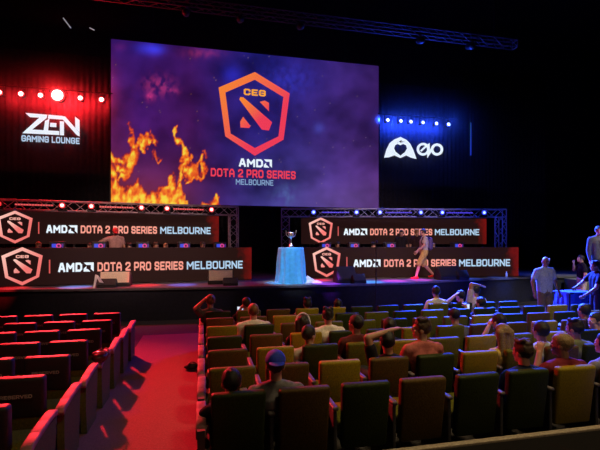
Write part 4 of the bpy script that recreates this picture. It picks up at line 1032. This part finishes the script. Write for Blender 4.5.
tag(obj('white_cloth', b, mat('white cloth', (.62, .62, .68), rough=.8, scale=10), None, wp, smooth=True), 'crumpled white cloth on the stage floor right of the blue tablecloth', 'cloth')
# trophy
t = thing('trophy', 'silver trophy cup with two handles on the blue-draped table', 'trophy', (tp.x - .0, tp.y, STAGE + TZ + .004))
t.scale = (.75, .75, 1)
b = new_bm(); lathe(b, [(.11, 0), (.11, .03), (.08, .045), (.075, .09), (.05, .11)], seg=24); obj('base', b, M['silver'], t, smooth=True)
b = new_bm(); lathe(b, [(.045, .11), (.022, .16), (.02, .24), (.04, .27), (.09, .31), (.125, .38), (.135, .44), (.14, .46), (.12, .46)], seg=24); obj('cup', b, M['silver'], t, smooth=True)
for s in (-1, 1):
    b = new_bm(); pts = [(s * .09, 0, .31), (s * .17, 0, .36), (s * .20, 0, .44), (s * .22, 0, .52)]
    for a_, b_ in zip(pts, pts[1:]): capsule(b, a_, b_, .016, .013, 8)
    obj('handle', b, M['silver'], t, smooth=True)
b = new_bm(); box(b, (0, -.125, .39), (.10, .02, .07), bevel=.005); obj('plaque', b, mat('gold plaque', (.7, .35, .08), rough=.3, metal=.7), t)

# ------------------------------------------------------------------ stage monitors and small items
def wedge(px, Y, w, h, d, m, lab, rz=0.0, tilt=.45):
    p = floor_at(px, Y, STAGE)
    t = thing('stage_monitor', lab, 'stage monitor', p, rz, 'wedge monitors on the stage edge')
    b = new_bm(); a = [(-d / 2, 0), (d / 2, 0), (d / 2, h * .55), (d / 2 - d * tilt, h), (-d / 2, h * .22)]
    A_ = [b.verts.new((-w / 2, y, z)) for y, z in a]; B_ = [b.verts.new((w / 2, y, z)) for y, z in a]
    b.faces.new(A_); b.faces.new(B_[::-1])
    for i in range(5): b.faces.new((A_[i], B_[i], B_[(i + 1) % 5], A_[(i + 1) % 5]))
    bmesh.ops.bevel(b, geom=b.edges[:], offset=.008, segments=2, affect='EDGES'); obj('cabinet', b, M['black'], t)
    # grille on the sloping face towards the camera
    y0, z0 = -d / 2, h * .22; y1, z1 = d / 2 - d * tilt, h; L = math.hypot(y1 - y0, z1 - z0); an_ = math.atan2(z1 - z0, y1 - y0)
    b = new_bm(); box(b, (0, (y0 + y1) / 2 - .012 * math.sin(an_), (z0 + z1) / 2 + .012 * math.cos(an_)), (w * .92, L * .9, .02), rot=Matrix.Rotation(an_, 3, 'X'), bevel=.004); obj('grille', b, m, t)
    b = new_bm()
    for s in (-1, 1): box(b, (s * (w / 2 + .004), d * .15, h * .4), (.01, .12, .04))
    obj('handle', b, M['blackmetal'], t)
    return t
wedge(116, 13.0, .82, .42, .40, M['tan'], 'tan-faced wedge monitor under the word PRO of the left banner', tilt=.75)
wedge(220.5, 13.05, .75, .42, .40, M['tan'], 'tan-faced wedge monitor near the right end of the left banner', tilt=.75)
wedge(107, 12.62, .50, .24, .26, M['black'], 'small black wedge in front of the left tan-faced monitor')
wedge(230.5, 12.45, .42, .22, .26, M['black'], 'small black wedge in front of the right tan-faced monitor')
wedge(345, 12.6, .62, .50, .50, M['black'], 'large black wedge monitor below the lower right banner logo')
wedge(358.5, 12.25, .40, .28, .30, M['black'], 'small black wedge beside the large one below the right logo')
wedge(448, 12.95, .80, .46, .45, M['black'], 'large black wedge monitor right of the walking person')
wedge(461.5, 12.8, .42, .32, .3, M['black'], 'small black wedge monitor at the stage edge, right of the large one')
p = floor_at(97, 12.5, STAGE); t = thing('tent_card', 'white folded card standing on the stage edge at left', 'card', (p[0], p[1], p[2]), R(-15))
for s in (-1, 1):
    b = new_bm(); V_ = [(-.05, 0, .36), (.02, 0, .34), (.19 if s > 0 else -.02, s * .08, .06 if s > 0 else .0), (-.07 if s < 0 else .10, s * .08, .0)]
    vs = [b.verts.new(v_) for v_ in V_]; b.faces.new(vs); o = obj('card_panel', b, M['white'], t); md = o.modifiers.new('t', 'SOLIDIFY'); md.thickness = .015
p = floor_at(506.5, 13.25, STAGE); t = thing('water_bottle', 'small clear bottle on the stage edge in front of the right banner end', 'bottle', p)
b = new_bm(); lathe(b, [(.032, 0), (.034, .02), (.034, .14), (.015, .18), (.014, .20)], seg=14); obj('bottle_body', b, mat('pale plastic', (.6, .65, .75), rough=.2, var=.05, bump=0), t, smooth=True)
b = new_bm(); lathe(b, [(.016, .195), (.016, .225)], seg=12); obj('cap', b, M['white'], t)
p = floor_at(376, 11.0, 0); t = thing('microphone_stand', 'thin black stand in front of the stage, reaching past the banner', 'stand', p)
b = new_bm(); tube(b, (0, 0, .1), (0, 0, 2.12), .016); obj('pole', b, M['blackmetal'], t)
for q in range(3):
    b = new_bm(); tube(b, (0, 0, .35), (.35 * math.cos(q * 2.09 + .5), .35 * math.sin(q * 2.09 + .5), .015), .012); obj('leg', b, M['blackmetal'], t)
b = new_bm(); capsule(b, (0, 0, 2.10), (0, -.06, 2.16), .018, .03, 10); obj('microphone', b, M['black'], t)
# bag in the aisle by the right block
p = at(189.5, 349, 7.0); t = thing('bag', 'small dark bag lying in the aisle against the right block', 'bag', (-.16, 7.25, .012), R(20))
b = new_bm(); ellip(b, (0, 0, .05), (.12, .09, .05), u=18, v=10)
for v_ in b.verts: v_.co.z = max(v_.co.z, 0.0); v_.co += v_.co.normalized() * .02 * mn.noise(v_.co * 14)
obj('pouch', b, mat('dark bag fabric', (.02, .015, .015), rough=.8), t, smooth=True)
b = new_bm()
for q in range(8): capsule(b, (.08 * math.cos(q * .39), -.02, .07 + .05 * math.sin(q * .39)), (.08 * math.cos((q + 1) * .39), -.02, .07 + .05 * math.sin((q + 1) * .39)), .008, .008, 6, cap=1)
obj('strap', b, M['black'], t)
t = thing('shoulder_bag', 'dark glossy bag hung on the left block armrest, fourth row', 'bag', (-1.24, ROWY(4) + .0, .66))
b = new_bm(); ellip(b, (0, 0, .0), (.10, .15, .07), u=18, v=12)
for v_ in b.verts: v_.co += v_.co.normalized() * .02 * mn.noise(v_.co * 18)
obj('pouch', b, mat('glossy dark red leather', (.10, .02, .02), rough=.25), t, smooth=True)
b = new_bm()
for q in range(10): a0 = q * .63; capsule(b, (.09 * math.cos(a0), .12 * math.sin(a0), .06 + .02 * math.sin(q)), (.09 * math.cos(a0 + .63), .12 * math.sin(a0 + .63), .06 + .02 * math.sin(q + 1)), .010, .010, 6, cap=1)
obj('strap', b, mat('glossy strap', (.25, .06, .06), rough=.25), t, smooth=True)

# ------------------------------------------------------------------ stage haze
hz_m = bpy.data.materials.new('stage haze'); hz_m.use_nodes = True; nt = hz_m.node_tree; nt.nodes.clear()
vo = nt.nodes.new('ShaderNodeOutputMaterial'); vs_ = nt.nodes.new('ShaderNodeVolumeScatter'); vs_.inputs['Density'].default_value = .013; vs_.inputs['Color'].default_value = (.9, .9, .9, 1)
nt.links.new(vs_.outputs[0], vo.inputs['Volume'])
b = new_bm(); box(b, (4.5, 17.35, 8.0), (27, 2.1, 6.8)); o = obj('stage_haze', b, hz_m); o['kind'] = 'stuff'; tag(o, 'thin theatre haze hanging above the stage around the lamps', 'haze')
# ------------------------------------------------------------------ light
def aim(o, tgt): o.rotation_euler = (Vector(tgt) - Vector(o.location)).to_track_quat('-Z', 'Y').to_euler()
def spot(loc, tgt, col, e, size, blend=.5, rad=.1):
    l = bpy.data.lights.new('spot', 'SPOT'); l.color = col; l.energy = e; l.spot_size = R(size); l.spot_blend = blend; l.shadow_soft_size = rad
    o = bpy.data.objects.new('spot_light', l); COL.objects.link(o); o.location = loc; aim(o, tgt); return o
def point(loc, col, e, rad=.1):
    l = bpy.data.lights.new('point', 'POINT'); l.color = col; l.energy = e; l.shadow_soft_size = rad
    o = bpy.data.objects.new('point_light', l); COL.objects.link(o); o.location = loc; return o
def area(loc, tgt, col, e, sx, sy):
    l = bpy.data.lights.new('area', 'AREA'); l.shape = 'RECTANGLE'; l.size = sx; l.size_y = sy; l.color = col; l.energy = e
    o = bpy.data.objects.new('area_light', l); COL.objects.link(o); o.location = loc; aim(o, tgt); return o
RED = (1, .015, .02); BLUE = (.02, .07, 1)
# added spots behind each lamp throw its halo on the drape; others face forward
for i, p in enumerate(lr):
    big = i == 3
    spot((p.x, 17.75 if big else 18.0, p.z + .28), (p.x, 19, p.z + .30), RED, 1900 if big else 230, 160, 1.0, .12)
    spot((p.x, HY - (.36 if big else .2), p.z), (p.x, 0, p.z - 3), RED, 3000 if big else 200, 165, .5, .05)
for p in lb:
    spot((p.x, 17.95, p.z + .28), (p.x, 19, p.z + .28), BLUE, 380, 160, 1.0, .12)
    spot((p.x, HY - .18, p.z), (p.x, 0, p.z - 3), BLUE, 480, 165, .5, .05)
# beams of the big lamps into the room
bl = lr[3]
spot((bl.x, 16.25, bl.z - .1), (-1.3, 4.4, 0), (1, .030, .040), 18500, 37, 1, .12)
for k_ in (1, 4): spot((lb[k_].x, 16.25, lb[k_].z - .1), (7.6, 7.6, 0), BLUE, 115000, 42, 1, .12)
spot((lb[2].x, 16.25, lb[2].z - .1), (4.0, 10.5, 0), BLUE, 6000, 28, 1, .1)
# warm dim house lights above the seating
spot((4.3, 2.6, 9.5), (4.4, 5.4, 0), (1.0, .74, .36), 1750, 58, .5, 1.0)
spot((4.6, -2.2, 6.5), (4.6, 4.6, .6), (1.0, .68, .34), 200, 62, .6, .8)
# front-of-house wash on the stage, then added fill for walker and players
spot((4.5, 5.0, 9.0), (6.0, 13.2, 1.6), (1.0, .62, .42), 1100, 30, .8, .3)
spot((0.0, 5.0, 9.0), (-1.7, 13.3, 1.2), (1.0, .64, .50), 1100, 34, .6, .3)
spot((2.0, 8.0, 8.0), (2.7, 12.7, 1.4), (.75, .9, 1.0), 3300, 14, .4, .2)
spot((4.0, 6.0, 7.5), (6.3, 13.3, 1.8), (1.0, .66, .42), 1100, 10, .7, .1)
spot((-1.0, 6.0, 7.5), (-3.6, 14.6, 2.2), (1.0, .62, .55), 500, 12, .7, .1)
spot((-1.5, 7.0, 5.5), (-2.0, 15.0, 2.15), (1.0, .62, .52), 1300, 46, .8, .2)  # added fill that brings out the players' heads
spot((5.5, 7.0, 5.5), (7.2, 15.3, 2.15), (1.0, .66, .62), 1500, 44, .8, .2)
# coloured pools on the stage floor
pools = [(-5.0, 12.95, RED, 120), (-3.4, 12.9, (.10, .32, 1), 120), (-1.6, 13.0, RED, 150), (-.55, 12.9, (.08, .18, 1), 110), (3.75, 13.6, (1, .02, .06), 280), (3.7, 12.35, (.35, .05, 1), 200), (5.2, 12.6, (.05, .5, 1), 220), (6.1, 12.8, (.9, .05, .8), 240), (7.1, 13.0, (.7, .06, .9), 220), (9.0, 13.1, (.05, .15, 1), 80), (10.4, 13.2, (.05, .15, 1), 60)]
for x, y, c_, e in pools: spot((x * .9 + .3, 10.2, 7.0), (x, y, STAGE), c_, e * (95 if x < 0 else 62), 8.5, .7, .05)
# added fill spots: right wing and people, bald person, left block seats
spot((13.5, 8.0, 8.0), (13.4, 12.6, 1.0), (1.0, .95, .8), 2600, 22, .7, .2)
spot((11.5, 4.0, 7.0), (11.0, 10.2, 1.5), (1.0, .92, .85), 2600, 20, .7, .2)
spot((6.0, 2.0, 7.0), (7.6, 8.6, 1.2), (1.0, .85, .75), 500, 11, .7, .2)
spot((1.5, .5, 7.5), (-1.9, 4.6, .4), (1.0, .78, .40), 330, 34, .8, .6)
w = bpy.data.worlds.new('world'); C.world = w; w.use_nodes = True
w.node_tree.nodes['Background'].inputs[0].default_value = (.004, .003, .006, 1); w.node_tree.nodes['Background'].inputs[1].default_value = 1
C.view_settings.view_transform = 'Standard'; C.view_settings.look = 'None'; C.view_settings.exposure = 0; C.view_settings.gamma = 1; C.view_settings.use_curve_mapping = False
